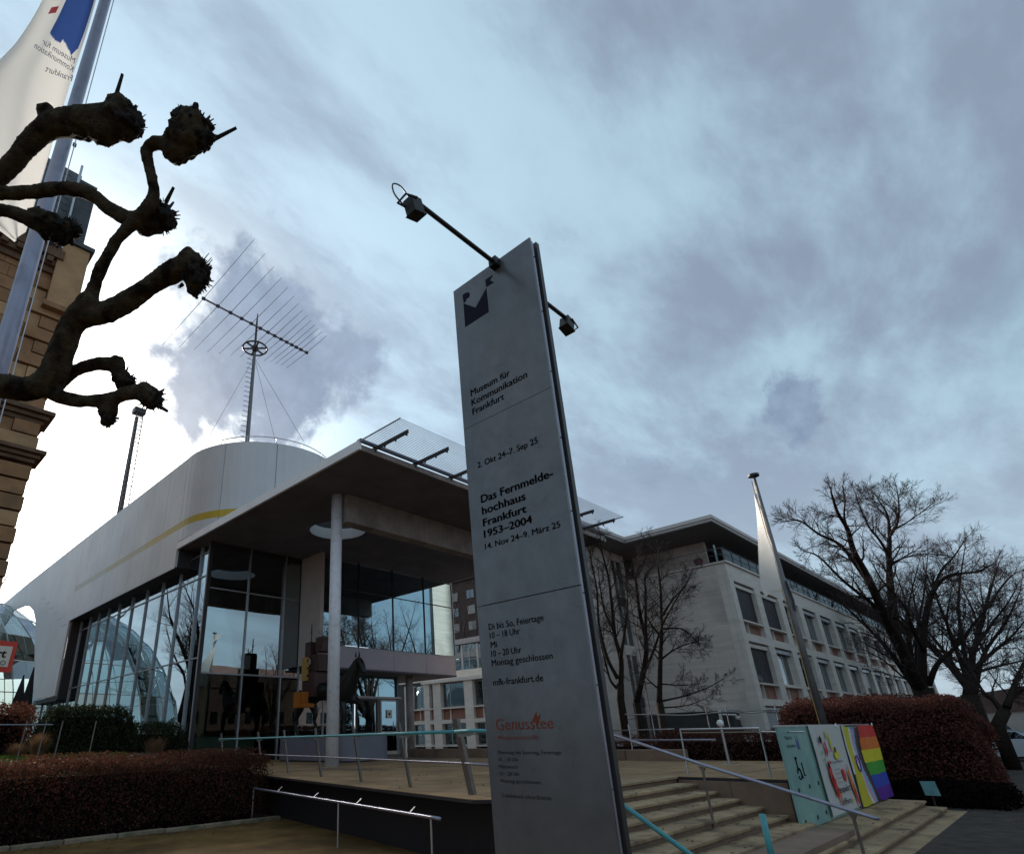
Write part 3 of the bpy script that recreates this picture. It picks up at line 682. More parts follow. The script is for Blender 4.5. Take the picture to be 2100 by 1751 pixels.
ROWS=[("Museum für",(966,812),(1047,776),13,M_print,0),("Kommunikation",(967.5,832),(1083,782),13.5,M_print,0),("Frankfurt",(969.5,850.5),(1035,822),13,M_print,0),
("2. Okt 24–7. Sep 25",(980,959.5),(1104,912),12,M_print,0),("Das Fernmelde-",(987,1031),(1136,981),16,M_print,.022),("hochhaus",(989,1055),(1079,1026),16,M_print,.022),
("Frankfurt",(991,1079),(1081,1052),15.5,M_print,.022),("1953–2004",(993,1102),(1093,1076),15,M_print,.022),("14. Nov 24–9. März 25",(995,1126),(1151,1087),12,M_print,0),
("Di bis So, Feiertage",(1003,1291),(1116,1276),13,M_print,0),("10 – 18 Uhr",(1005,1309),(1067,1302),13,M_print,0),("Mi",(1007,1328),(1020,1326),13,M_print,0),("10 – 20 Uhr",(1008,1346),(1070,1340),13,M_print,0),
("Montag geschlossen",(1009,1365),(1135,1355),13,M_print,0),("mfk-frankfurt.de",(1012,1405),(1115,1398),13.5,M_print,0),
("Genusstee",(1018,1496),(1136,1494),23,M_orange,.03),("Museumscafé",(1022,1516),(1105,1515),9,M_orange,0),
("Dienstag bis Sonntag, Feiertage",(1022,1545),(1151,1546),7.5,M_printf,0),("10 – 18 Uhr",(1023,1559.5),(1064,1560),7.5,M_printf,0),("Mittwoch",(1024,1574),(1062,1575),7.5,M_printf,0),
("10 – 20 Uhr",(1026,1588.5),(1066,1590),7.5,M_printf,0),("Montag geschlossen",(1027,1603),(1109,1608),7.5,M_printf,0),("Cafebesuch ohne Eintritt",(1029,1633),(1132,1641),8,M_printf,0)]
for s_,a,b_,cp,m_,bo in ROWS: line(s_,a,b_,cp,m_,bo)
S2=lambda *p:[((950+a/2.9183)/1.2476,(450+b/2.9183)/1.2476) for a,b in p]
for nm,pp in (('emblem_body',S2((688,950),(778,982),(858,835),(876,1012),(700,1127))),('emblem_flag',S2((850,775),(908,737),(885,777),(915,793),(858,828))),('emblem_head',S2((680,890),(700,873),(722,866),(734,874),(733,895),(720,912),(709,915),(706,933),(690,948)))):
    pts=[onx(*p,MX-.003) for p in pp]; MB().extr(pts,(.0025,0,0)).build(nm,M_navy,pil)
MB().extr([onx(*p,MX-.003) for p in ((1092,1476),(1099,1458),(1102,1470),(1108,1462),(1104,1484))],(.0025,0,0)).build('steam_mark',M_orange,pil)
# lamp arm with two floods
LY=3.03; LZ=6.80
arm=MB().tube([(3.12,LY,LZ),(5.98,LY,LZ)],.027,12).build('lamp_arm',M_black,pil)
MB().box((MX-.09,LY-.05,LZ-.06),(MX-.002,LY+.05,LZ+.05)).build('arm_clamp',M_black,pil)
for sx,x0 in ((1,3.12),(-1,5.98)):
    # housing: tilted box hanging off the arm end, aimed down at the sign face
    c0=Vector((x0+.02*sx,LY,LZ-.02)); 
    h=MB(); d=Vector((.30*sx,0,-.95)).normalized(); u=Vector((.95*sx,0,.30)).normalized()
    a0=c0+d*.0; w=.085
    q=[a0-u*.09,a0+u*.06,a0+u*.06+d*.17,a0-u*.09+d*.17]
    h.extr([p+Vector((0,-w/2-.02,0)) for p in q],(0,w+.04,0)); hb=h.build('floodlight',M_black,pil)
    MB().extr([p+Vector((0,-w/2-.03,0)) for p in (q[2],q[3],q[3]+d*.015-u*.02,q[2]+d*.015+u*.01)],(0,w+.06,0)).build('lamp_rim',M_black,hb)
    lp=[c0+Vector((-.02*sx,.02,.03)),c0+Vector((-.14*sx,.03,.12)),c0+Vector((-.24*sx,.04,.08)),c0+Vector((-.22*sx,.04,-.04)),c0+Vector((-.10*sx,.03,-.12))]
    MB().tube(catmull(lp,6),.008,6).build('cable_loop',M_black,hb)
    MB().tube([c0+Vector((-.01*sx,-.07,-.02)),c0+Vector((-.16*sx,-.06,-.08)),c0+Vector((-.16*sx,.06,-.10)),c0+Vector((-.01*sx,.07,-.05))],.012,6).build('bracket',M_black,hb)
# ================================================================== ANTENNA MAST on the nose
AY,AX,AZ=25.05,12.72,23.4
an=thing('antenna_mast','tall slim antenna mast with long slanting log periodic boom on the rounded white roof','antenna mast',(AX+.03,AY,14.85))
MB().tube([(AX+.05,AY,14.85),(AX+.02,AY,21.6)],[.12,.085],6).build('mast_tube',M_ant,an)
MB().tube([(AX+.02,AY,21.6),(AX,AY,23.5),(AX,AY,24.3)],[.07,.06,.025],6).build('mast_head',M_antd,an)
for i in range(21):
    z=15.1+i*.30; MB().bar((AX-.06,AY,z),(AX-.33,AY+.12,z+.05),.02,.025).build('climbing_rung',M_antd,an)
bm_=MB().tube([(9.44,24.86,AZ),(16.26,25.24,AZ)],.055,6).build('boom',M_ant,an)
for x,hl in zip((9.44,10.28,11.05,11.75,12.37,12.97,13.48,13.94,14.39,14.79,15.16,15.49,15.83,16.26),(5.35,4.9,4.5,4.15,3.8,3.5,3.2,2.95,2.75,2.55,2.4,2.3,2.2,2.15)):
    y=24.86+(x-9.44)/6.82*.38
    MB().tube([(x-.02,y-hl,AZ+.02),(x,y,AZ-.0),(x-.03,y+hl,AZ+.02)],[.010,.018,.010],4).build('antenna_element',M_ant,an)
    box('element_clamp',(x-.09,y-.06,AZ-.07),(x+.09,y+.06,AZ+.07),M_antd,an)
b=MB(); wz=21.9; wr=.66
b.tube([(AX+.02+wr*math.cos(i*math.pi/14),AY+wr*math.sin(i*math.pi/14),wz) for i in range(29)],.05,6,cap=False)
for k in range(6): a=k*math.pi/3+.3; b.bar((AX+.02,AY,wz),(AX+.02+wr*math.cos(a),AY+wr*math.sin(a),wz),.09,.06)
b.lathe((AX+.02,AY,wz-.15),[(.16,0),(.16,.3)],10); b.build('wheel',M_antd,an)
for e in ((10.9,27.2,14.85),(14.3,22.1,15.4),(16.2,26.5,14.85)): MB().tube([(AX+.02,AY,21.3),e],.010,4).build('guy_wire',M_ant,an)
# lattice mast further back
la=thing('lattice_mast','lattice radio mast standing far back on the white roof behind the tree branch','mast',(14.6,50.3,14.8))
b=MB(); bx_,by_=14.6,50.3
MB().tube([(bx_-.18,by_,14.8),(bx_-.12,by_,29.2)],[.28,.16],8).build('mast_tube',mat('mast_brown',(.09,.06,.05),.7),la)
for s_ in (-.3,.42): b.tube([(bx_+s_,by_-.2,14.8),(bx_+s_*.8,by_-.2,30.3)],.045,4)
for i in range(36):
    z=14.9+i*.42; b.bar((bx_-.3,by_-.2,z),(bx_+.42,by_-.2,z),.05,.06); 
    if i%2: b.bar((bx_-.3,by_-.2,z),(bx_+.42,by_-.2,z+.42),.04,.04)
b.build('ladder',M_ant,la)
MB().box((bx_-.5,by_-.4,29.6),(bx_+.5,by_+.4,30.1)).build('mast_platform',M_antd,la)
# ================================================================== SANDSTONE BUILDING (left)
sb=thing('sandstone_building','old sandstone corner building with rusticated blocks, string courses and slate roof','building',(0,28,0))
SY0=22.0; XE=3.10
box('wall_core',(-12,SY0+.22,0),(XE-.22,36,19.2),M_cornice,sb)
z=0.0; r_=0
band=[(10.75,11.2),(12.25,12.75)]
while z<18.6:
    h=.56; zt_=z+h
    inb=[q for q in band if not (zt_<=q[0] or z>=q[1])]
    if inb: 
        z=inb[0][1] if z>=inb[0][0]-.3 else z
        if z==inb[0][1]: r_+=1; continue
    quoin=XE+ (.09 if r_%2==0 else .05) - (.0 if z>12 else -.02)
    ln=1.25 if r_%2==0 else .8
    pr=.12 if r_%2==0 else .09
    cbox('quoin_stone',(quoin-ln,SY0-pr,z+.03),(quoin,SY0+.9 if r_%2 else SY0+.6,zt_-.03),M_sandst if (r_*7)%5 else M_sandst2,sb,.035)
    x=quoin-ln-.02
    while x>-3.2:
        L=random.uniform(.7,1.25); cbox('wall_stone',(x-L+.012,SY0-random.uniform(.0,.02),z+.012),(x,SY0+.23,zt_-.012),random.choice((M_sandst,M_sandst,M_sandst2)),sb,.015); x-=L
    z=zt_; r_+=1
for za,zb in band:
    for k,(pz,pp) in enumerate(((0,.10),(.33,.22),(.66,.36))):
        hh=(zb-za)/3; cbox('string_course',(-5,SY0-pp,za+k*hh),(XE+.05+pp,SY0+1.2,za+(k+1)*hh-.004),M_cornice,sb,.03)
for k,(za,zb,pp) in enumerate(((18.62,18.9,.12),(18.905,19.2,.26),(19.205,19.62,.45))): cbox('cornice',(-5,SY0-pp,za),(XE-.55,SY0+1.2,zb),M_cornice,sb,.03)
for i in range(12): cbox('dentil',(-3.5+i*.5,SY0-.42,18.95),(-3.5+i*.5+.22,SY0-.27,19.19),M_cornice,sb,.02)
cbox('corner_block',(XE-.75,SY0-.35,17.2),(XE+.28,SY0+.9,20.2),M_sandst2,sb,.04)
cbox('block_base',(XE-.85,SY0-.42,16.95),(XE+.34,SY0+.95,17.2),M_sandst,sb,.04)
cbox('block_cap',(XE-.85,SY0-.45,20.2),(XE+.42,SY0+1.0,20.42),M_slate,sb,.04)
MB().tube([(-5,SY0-.52,19.8),(XE-.78,SY0-.52,19.8)],.14,10).build('gutter',M_zinc,sb,smooth=True)
MB().tube([(XE-.72,SY0-.40,19.7),(XE-.72,SY0-.1,24.6)],.05,8).build('downpipe',M_steel,sb)
b=MB(); b.add([(-5,SY0-.35,19.85),(XE-.4,SY0-.35,19.85),(XE-.4,SY0+2.0,26.2),(-5,SY0+2.0,26.2),(-5,32,26.2),(XE-.4,32,26.2),(XE-.4,34,19.85)],[(0,1,2,3),(3,2,5,4),(1,6,5,2)]); b.build('roof',M_slate,sb)
for i in range(12):
    z0=19.9+i*.52; y0=SY0-.35+2.35*(z0-19.85)/6.35
    MB().add([(-5,y0-.03,z0),(XE-.78,y0-.03,z0),(XE-.78,y0+.17,z0+.5),(-5,y0+.17,z0+.5),(-5,y0,z0-.02),(XE-.78,y0,z0-.02)],[(0,1,2,3),(4,5,1,0)]).build('slate_course',M_slate,sb,fix=False)
cbox('dormer_side',(XE-.62,SY0-.1,20.42),(XE+.02,SY0+2.2,23.9),M_slate,sb,.03)
# ================================================================== OFFICE BUILDING (right)
of=thing('office_building','long pale concrete office block with rows of deep windows and a wide flat roof','office building',(60,14,0))
OX,OY=38.65,12.0; PW=4.67; NB=15; XE2=OX+.75+PW*NB
box('gable_wall',(OX,OY+.62,0),(OX+.3,18.38,11.20),M_offg,of)
cbox('corner_pier',(OX-.002,OY,0),(OX+.74,OY+.615,11.2),M_offc,of,.01)
for k in range(17):
    z=.3+k*.66; 
    if z<10.9: box('cladding_joint',(OX-.004,OY+.7,z),(OX+.01,18.3,z+.006),mat('joint_grey',(.24,.225,.21),.9),of)  # thin joint lines in a darker grey than the cladding
box('parapet_wall',(OX+.742,OY,10.18),(XE2,OY+.6,11.20),M_offc,of)
box('coping',(OX-.12,OY-.12,11.205),(XE2,OY+.75,11.31),mat('coping_pale',(.66,.60,.55),.7),of)
box('coping',(OX-.12,OY+.755,11.205),(OX+.55,18.3,11.31),mat('coping_pale',(.66,.60,.55),.7),of)
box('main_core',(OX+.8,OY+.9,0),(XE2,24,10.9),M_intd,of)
box('flat_roof',(OX+.55,OY+.76,11.0),(XE2,24,11.2),M_offc,of)
rows=[(7.86,10.17),(4.25,6.54),(.9,2.93)]; wr_=random.Random(3)
beams=[(6.54,7.0),(2.93,3.30),(0,.2)]
for za,zb in beams: box('floor_beam',(OX+.742,OY+.003,za),(XE2,OY+.5,zb),M_offc,of)
for k in range(NB):
    x0=OX+.745+k*PW; x1=x0+3.55
    box('pier',(x1,OY-.002,.2),(x0+PW-.004,OY+.6,2.926),M_offc,of); box('pier',(x1,OY-.002,3.304),(x0+PW-.004,OY+.6,6.536),M_offc,of); box('pier',(x1,OY-.002,7.004),(x0+PW-.004,OY+.6,10.176),M_offc,of)
    for ri,(za,zb) in enumerate(rows):
        if ri==2 and k>2: 
            box('window',(x0+.01,OY+.42,za),(x1-.01,OY+.45,zb),M_glass3,of); continue
        w=MB(); y=OY+.36
        w.box((x0+.01,y,za),(x0+.09,y+.08,zb)); w.box((x1-.09,y,za),(x1-.01,y+.08,zb)); w.box((x0+.09,y,zb-.08),(x1-.09,y+.08,zb)); w.box((x0+.09,y,za),(x1-.09,y+.08,za+.08)); w.box((x0+2.2,y,za+.08),(x0+2.28,y+.08,zb-.08))
        wf=w.build('window',M_mull if k>1 else M_offc,of)
        box('pane',(x0+.09,y+.03,za+.08),(x0+2.2,y+.04,zb-.08),M_glass3,wf); box('pane',(x0+2.28,y+.03,za+.08),(x1-.09,y+.04,zb-.08),M_glass3,wf)
        blind=(k==0 and ri<2) or (k==1 and ri==0)
        box('head_box',(x0+.02,OY+.12,zb-.32),(x1-.02,OY+.34,zb-.10),M_offc if blind else M_mull,of)
        if blind:
            bb=MB()
            nsl=34; hh=(zb-.34-za-.03)/nsl
            for q in range(nsl): bb.box((x0+.05,OY+.25,za+.03+q*hh),(x1-.05,OY+.275,za+.03+q*hh+hh*.8))
            bb.build('blind',M_blind,of)
        else:
            if wr_.random()<.45:
                hb=(zb-za)*wr_.uniform(.2,.8); bb=MB(); nsl=12
                for q in range(nsl): bb.box((x0+.1,OY+.30,zb-.1-hb+q*hb/nsl),(x1-.1,OY+.32,zb-.1-hb+(q+.82)*hb/nsl))
                bb.build('blind',M_mull if wr_.random()<.5 else M_int,of)
            if wr_.random()<.5:
                cx_=x0+2.4; cb=MB()
                for q in range(8): cb.box((cx_+q*.12,OY+.62+.03*(q%2),za+.1),(cx_+q*.12+.11,OY+.64+.03*(q%2),zb-.1))
                cb.build('curtain',M_int,of)
        if ri<2:
            sa=za-.16; box('sill',(x0+.003,OY-.03,sa),(x1-.003,OY+.4,sa+.10),M_offc,of)
            lo=beams[ri][1]
            box('spandrel_panel',(x0+.02,OY+.30,lo+.01),(x0+1.05,OY+.34,sa-.01),M_spand,of); box('spandrel_panel',(x0+1.15,OY+.30,lo+.01),(x1-.02,OY+.34,sa-.01),M_spand,of)
            box('spandrel_post',(x0+1.055,OY+.14,lo+.003),(x0+1.145,OY+.40,sa-.003),M_offc,of)
# penthouse
box('penthouse_wall',(OX+1.0,OY+1.3,11.21),(OX+1.2,18.2,13.05),M_offg,of)
for k in range(40):
    x0=OX+1.22+k*1.55
    if k<26 or k%2==0:
        box('penthouse_pane',(x0+.05,OY+1.35,11.35),(x0+1.5,OY+1.37,12.6),M_glass3,of)
    box('penthouse_post',(x0,OY+1.3,11.21),(x0+.05,OY+1.45,13.05),M_offc if k%3==0 else M_dark,of)
box('penthouse_core',(OX+1.3,OY+2.6,11.21),(XE2,23,13.0),M_intd,of)
box('penthouse_header',(OX+1.25,OY+1.33,12.62),(XE2,OY+1.42,13.05),M_dark,of)
RX,RY=36.0,11.35
rf=MB(); rf.prism([(RX,RY),(XE2,RY),(XE2,24),(31,24),(31,18.7),(28,18.7),(28,16.85),(RX,16.85)],13.08,13.12).build('roof_underside',M_roofun,of)
MB().prism([(RX-.02,RY-.02),(XE2,RY-.02),(XE2,24),(31,24),(31,18.7),(28,18.7),(28,16.83),(RX-.02,16.83)],13.125,13.29).build('roof',M_roofed,of)
MB().prism([(RX-.08,RY-.08),(XE2,RY-.08),(XE2,24),(31,24),(31,18.7),(28,18.7),(28,16.77),(RX-.08,16.77)],13.295,13.50).build('roof_edge',mat('roof_cap',(.56,.51,.49),.6),of)
b=MB()
b.tube([(OX-.02,18.2,12.15),(OX-.02,OY-.02,12.15),(XE2,OY-.02,12.15)],.025,5)
b.tube([(OX-.02,18.2,11.75),(OX-.02,OY-.02,11.75),(XE2,OY-.02,11.75)],.012,4)
for k in range(5): b.tube([(OX-.02,OY+k*1.5,11.3),(OX-.02,OY+k*1.5,12.15)],.02,4)
for k in range(46): b.tube([(OX+k*1.5,OY-.02,11.3),(OX+k*1.5,OY-.02,12.15)],.02,4)
b.build('balcony_rail',M_ant,of)
for k in range(40):
    x0=OX+.1+k*1.5; MB().box((x0+.04,OY-.01,11.36),(x0+1.46,OY+.0,12.1)).build('rail_pane',M_railg,of)
box('balcony_banner',(OX+.2,OY+.5,11.4),(OX+.5,OY+.52,12.5),mat('banner_light',(.45,.6,.66),.6),of)
MB().lathe((OX+.25,OY+1.6,11.32),[(.15,0),(.22,.22),(.3,.35),(.2,.5)],9).build('flower_pot',mat('pot_red',(.16,.05,.06),.7),of)
# link wing
box('link_wall',(28.5,18.4,0),(36.75,18.7,13.07),M_offg,of)
box('link_wall',(38.35,18.4,0),(38.6,18.7,13.07),M_offg,of)
for k in range(4):
    za=.6+k*3.15; 
    box('stair_window',(36.78,18.55,za),(37.5,18.57,min(za+2.5,13.0)),M_glass3,of); box('stair_window',(37.56,18.55,za),(38.32,18.57,min(za+2.5,13.0)),M_glass3,of)
    box('stair_panel',(36.78,18.5,za+2.52),(38.32,18.6,za+3.13),M_offc if k%2 else M_dark,of); box('stair_post',(37.5,18.48,za),(37.56,18.62,za+2.5),M_offc,of)
box('link_back',(31,18.9,0),(38.6,24,13),M_intd,of)
# low entry block at the gable foot
box('low_block',(37.6,13.2,0),(38.6,18.0,2.7),M_intd,of)
box('low_block_cap',(37.5,13.1,2.705),(38.62,18.1,2.85),M_offc,of)
# ================================================================== REAR WING (seen under the glazed box)
wg=thing('rear_wing','low pale office wing with framed windows between the glazed box and the pillar','building',(42,38,0))
WX=41.0; k12=1.206; zf=lambda z:1.75+(z-1.75)*k12
box('wing_core',(WX+.7,27,0),(WX+8,52,zf(6.2)),M_intd,wg)
box('roof',(WX+2.0,27,zf(8.36)),(WX+9,52,zf(8.75)),M_roofed,wg)
box('cornice',(WX-.15,27,zf(5.45)),(WX+.5,41.2,zf(5.68)),M_offc,wg)
box('parapet_wall',(WX+.55,27,zf(5.68)),(WX+.75,52,zf(6.25)),M_offc,wg)
box('end_wall',(WX,40.3,0),(WX+.6,41.0,zf(5.45)),M_offc,wg)
yb_=[30.0+3.5*i for i in range(4)]
for i in range(-1,3):
    ya=34.95-1.0+3.82*(i-1)+1.0; yb2=ya+2.8
    ya=36.0+3.82*(i-1); yb2=ya+2.83
    box('pier',(WX,yb2,0),(WX+.55,yb2+.985,zf(5.45)-.003),M_offc,wg)
    for (za,zb) in ((zf(3.69),zf(5.38)),(zf(1.13),zf(2.55))):
        w=MB(); w.box((WX+.35,ya,za),(WX+.42,ya+.07,zb)); w.box((WX+.35,yb2-.07,za),(WX+.42,yb2,zb)); w.box((WX+.35,ya+.07,zb-.07),(WX+.42,yb2-.07,zb)); w.box((WX+.35,ya+.07,za),(WX+.42,yb2-.07,za+.07)); w.box((WX+.35,ya+1.9,za+.07),(WX+.42,ya+1.98,zb-.07))
        wf=w.build('window',M_mull,wg); box('pane',(WX+.38,ya+.07,za+.07),(WX+.39,yb2-.07,zb-.07),M_glass3,wf)
        box('sill',(WX-.05,ya+.003,za-.13),(WX+.4,yb2-.003,za-.03),M_offc,wg)
    box('floor_beam',(WX+.005,ya,zf(2.55)+.02),(WX+.5,yb2,zf(2.83)),M_offc,wg)
    box('spandrel_panel',(WX+.3,ya+.02,zf(2.84)),(WX+.34,ya+1.85,zf(3.55)),M_spand,wg); box('spandrel_panel',(WX+.3,ya+1.97,zf(2.84)),(WX+.34,yb2-.02,zf(3.55)),M_spand,wg)
    box('spandrel_post',(WX+.2,ya+1.86,zf(2.84)),(WX+.4,ya+1.96,zf(3.56)),M_offc,wg)
    for q in range(2):
        y0=ya+q*1.9; w=MB(); z0,z1=zf(6.3),zf(8.3); w.box((WX+2.2,y0,z0),(WX+2.3,y0+.1,z1)); w.box((WX+2.2,y0+1.0,z0),(WX+2.3,y0+1.07,z1)); w.box((WX+2.2,y0+1.8,z0),(WX+2.3,y0+1.9,z1)); wf=w.build('window',M_offc,wg); box('pane',(WX+2.24,y0+.1,z0),(WX+2.25,y0+1.8,z1),M_glass3,wf)
b=MB(); b.tube([(WX+.6,27,zf(6.95)),(WX+.6,41,zf(6.95))],.025,5)
for i in range(12): b.tube([(WX+.6,28+i*1.1,zf(6.25)),(WX+.6,28+i*1.1,zf(6.95))],.015,4)
b.build('terrace_rail',M_ant,wg)
# far brick block
fb=thing('brick_block','tall dark brick apartment block far behind the rear wing','building',(100,86,0))
box('wall',(92,70,0),(112,110,31.5),M_brick,fb); box('roof_edge',(91.5,69.5,31.5),(112.5,110.5,32.2),M_dark,fb)
for i in range(8):
    for j in range(9):
        box('window',(91.9,72+i*4.4,2+j*3.2),(91.99,73.9+i*4.4,3.7+j*3.2),M_farw if (i+j)%3 else M_glass3,fb)
# ================================================================== TERRACE RAILINGS
tr=thing('terrace_railing','leaning steel post railing with turquoise handrail along the raised terrace edge','railing',(8.2,10,TZ))
pb=[(9.95,19.2),(9.89,16.73),(9.28,14.34),(8.87,12.32),(8.24,10.08),(7.79,8.19),(7.32,6.38)]
tops=[]
for i,(x,y) in enumerate(pb):
    lx,ly=(-.10,.16); big=(i==6); t_=(x+lx,y+ly,TZ+1.04)
    MB().bar((x,y,TZ-.0),(t_[0],t_[1],t_[2]),.075 if big else .045,.10 if big else .045,up=(0,1,0)).build('post',M_post,tr)
    tops.append((x,y))
hp=[(x-.10-.07,y+.12,TZ+.86) for x,y in pb]
MB().tube([(hp[0][0],hp[0][1],hp[0][2])]+hp[1:],.026,10).build('handrail',M_teal,tr,smooth=True)
for (x,y,z) in hp: MB().extr([(x,y-.02,z-.025),(x,y-.34,z-.025),(x,y-.26,z-.07),(x,y-.05,z-.075)],(.03,0,0)).build('rail_bracket',M_mull,tr)
MB().tube([hp[-1],(7.02,6.1,TZ+.865),(7.06,5.7,TZ+.85),(7.25,5.35,TZ+.75),(7.3,4.6,1.33),(7.3,3.97,.92),(7.3,3.3,.50),(7.3,2.6,.10)],.028,12).build('handrail',M_teal,tr,smooth=True)
MB().tube([(9.9,17.5,TZ+.42)]+[(x-.06,y+.07,TZ+.42) for x,y in pb[1:]]+[(6.95,5.75,TZ+.42)],.018,8).build('knee_rail',M_pole,tr,smooth=True)
lr=thing('garden_handrail','low polished handrail on thin posts beside the dark terrace wall','railing',(8.2,11,0))
lp=[(8.60,16.35,.67),(8.32,15.02,.68),(7.14,9.38,.71),(6.53,6.48,.72),(6.48,6.25,.72)]
MB().tube(lp,.024,10).build('handrail',M_pole,lr,smooth=True)
for (x,y,z) in ((7.14,9.38,.70),(6.53,6.48,.71),(8.1,14.0,.68)): MB().tube([(x,y,0),(x,y,z)],.015,8).build('post',M_steel,lr)
for (x,y,z) in ((7.78,12.45,.70),(7.37,10.5,.70),(7.0,8.73,.71),(6.64,7.05,.71)): MB().bar((x,y,z),(x+.12,y-.02,z+.09),.03,.006).build('rail_fin',M_steel,lr)
sr=thing('stair_handrail','silver double tube handrail running down the middle of the broad stone steps','railing',(10,4,.4))
for s_ in (0,.0):
    pass
a1=Vector((10,5.6,1.745)); a2=Vector((10,4.12,1.27)); a3=Vector((10,2.12,.68))
for o_ in (-.03,.03):
    MB().tube([a1+Vector((o_,0,0)),a2+Vector((o_,0,0)),a3+Vector((o_,.02,.01)),a3+Vector((o_*.3,-.03,-.0))],.019,8).build('handrail',M_pole,sr,smooth=True)
for (y,z0,z1) in ((4.11,.42,1.23),(2.35,.0,.72)):
    MB().tube([(10,y,z0),(10,y,z1-.08),(10,y-.0,z1)],.020,8).build('post',M_post,sr); MB().extr([(9.98,y-.05,z1-.01),(9.98,y+.05,z1+.01),(9.98,y,z1-.09)],(.04,0,0)).build('rail_bracket',M_post,sr)
for k,(n_,x,y,z0,z1) in enumerate((('a',8.62,2.95,.2,.80),)):
    MB().tube([(x,y,.2),(x,y,z1)],.036,12).build('stair_post',M_teal,None,label='short turquoise tube post standing on the lower stone steps',cat='post',smooth=True)
# upper right barrier on the terrace: two hoops and a long low rail
br=thing('terrace_barrier','slim steel tube barrier with two legs at the head of the steps','railing',(12.6,4.7,TZ))
MB().tube([(12.76,5.54,TZ),(12.8,5.54,1.76),(12.54,4.0,1.75),(12.52,4.0,TZ)],.020,8).build('hoop',M_steel,br)
MB().tube([(12.79,5.5,1.70),(12.54,4.02,1.69)],.010,6).build('under_rail',M_steel,br)
MB().tube([(12.54,4.0,1.69),(12.5,3.3,1.67)],.016,6).build('end_rail',M_steel,br)
gl=thing('globe_post','slim steel post topped by a small white globe at the end of a low rail','lamp post',(17.0,6.3,TZ))
MB().tube([(17.01,6.31,TZ),(17.0,6.31,1.80)],.035,8).build('post',M_steel,gl); MB().lathe((17.0,6.31,1.80),[(.02,0),(.06,.02),(.085,.07),(.085,.11),(.05,.16),(.01,.175)],14).build('globe',M_lamp,gl,smooth=True); MB().box((16.75,6.2,TZ),(17.3,6.4,TZ+.02)).build('foot_plate',M_steel,gl)
bk=thing('rear_rail','low steel rail between the rear terrace wall and the hedge','railing',(17.4,10,TZ))
bk_pts=[(17.0,6.5,1.50),(17.2,9.5,1.52),(18.2,13.5,1.52)]
MB().tube(bk_pts,.024,8).build('handrail',M_pole,bk)
MB().tube([(18.55,16.5,1.78),(18.55,8.2,1.78)],.018,6).build('upper_rail',M_steel,bk); MB().tube([(18.55,9.6,TZ+.2),(18.55,9.6,1.95)],.02,6).build('post',M_steel,bk); MB().tube([(18.55,12.8,TZ+.2),(18.55,12.8,1.78)],.02,6).build('post',M_steel,bk)
for i,(x,y0,y1,h) in enumerate(((18.1,7.9,9.6,.30),(18.0,9.62,11.3,.30),(18.9,15.8,20.0,.32),(18.3,11.35,13.0,.30))):
    MB().cbox((x,y0,TZ),(x+.35,y1,TZ+h),.02).build('low_wall',M_parapet,None,label=['low stone bench wall behind the globe post','low stone bench wall left of the globe post nearest the tree','long low stone wall at the rear of the terrace under the wing windows','low stone bench wall partly behind the pillar'][i],cat='wall',group='low stone walls at the back of the terrace')
cm_=thing('camera_mast','small white security camera on a bracket at the low block','security camera',(37.4,13.1,2.4))
MB().box((37.35,13.7,1.9),(37.45,13.85,3.0)).build('bracket_plate',M_lamp,cm_); MB().tube([(37.3,13.6,2.5),(37.3,12.9,2.45)],.05,8).build('arm',M_lamp,cm_); MB().lathe((37.3,12.85,2.2),[(.06,0),(.12,.08),(.12,.2)],10).build('dome',M_lamp,cm_)
# wire fence with slack tape in front of the office
wf_=thing('wire_fence','thin post fence with a sagging band in front of the office gable','fence',(30,8,0))
for (x,y) in ((24.0,6.05),(24.0,7.0),(24,8.6),(24,9.3),(24,11.4)): MB().tube([(x,y,0),(x,y,2.52)],.02,6).build('post',M_ant,wf_)
MB().tube(catmull([Vector((24,12.5,2.38)),Vector((24,11.4,2.33)),Vector((24,10,2.26)),Vector((24,8.6,2.32)),Vector((24,7.8,2.24)),Vector((24,7.0,2.3)),Vector((24,6.05,2.28)),Vector((24,5.2,2.35))],5),.022,5).build('slack_band',M_mull,wf_)
MB().tube([(24,12.5,2.2),(24,5.0,2.36)],.01,4).build('top_wire',M_dark,wf_)
# garden rail left
gr=thing('garden_rail','thin white rail on leaning posts above the garden shrubs at far left','railing',(3,18.6,0))
MB().tube([(1.0,18.6,2.26),(4.6,18.6,2.25)],.016,6).build('handrail',M_pole,gr)
for x in (3.9,4.35,4.75,5.6): MB().tube([(x,18.6,1.0),(x+.1,18.7,2.35)],.018,6).build('post',M_post,gr)
# ================================================================== BOARDS BESIDE THE STEPS
sb2=thing('information_board','long slanted turquoise board with accessibility symbol standing on the steps platform','board',(12.3,3.6,.2))
by0,bz0,bz1=3.56,.215,1.76
box('board_panel',(12.04,by0,bz0),(13.72,by0+.04,bz1),M_tealp,sb2); box('board_panel',(13.73,by0,bz0),(18.8,by0+.04,bz1-.02),M_tealp,sb2)
box('top_rail',(12.0,by0-.01,bz1),(18.82,by0+.05,bz1+.03),M_steel,sb2)
for (x,z) in ((12.32,.78),(12.95,.80),(13.5,.82),(12.25,.32),(12.95,.33),(13.5,.36)): MB().extr([(x-.035,by0-.012,z-.03),(x+.04,by0-.012,z-.02),(x+.02,by0-.012,z+.035),(x-.02,by0-.012,z+.02)],(0,.012,0)).build('fixing_clip',M_dark,sb2)
def ytext(s,x0,x1,z,cap,m,par,y,name='lettering',bold=0): text(s,(x0,y,z),(x1,y,z),cap,m,par,name=name,off=.0,bold=bold)
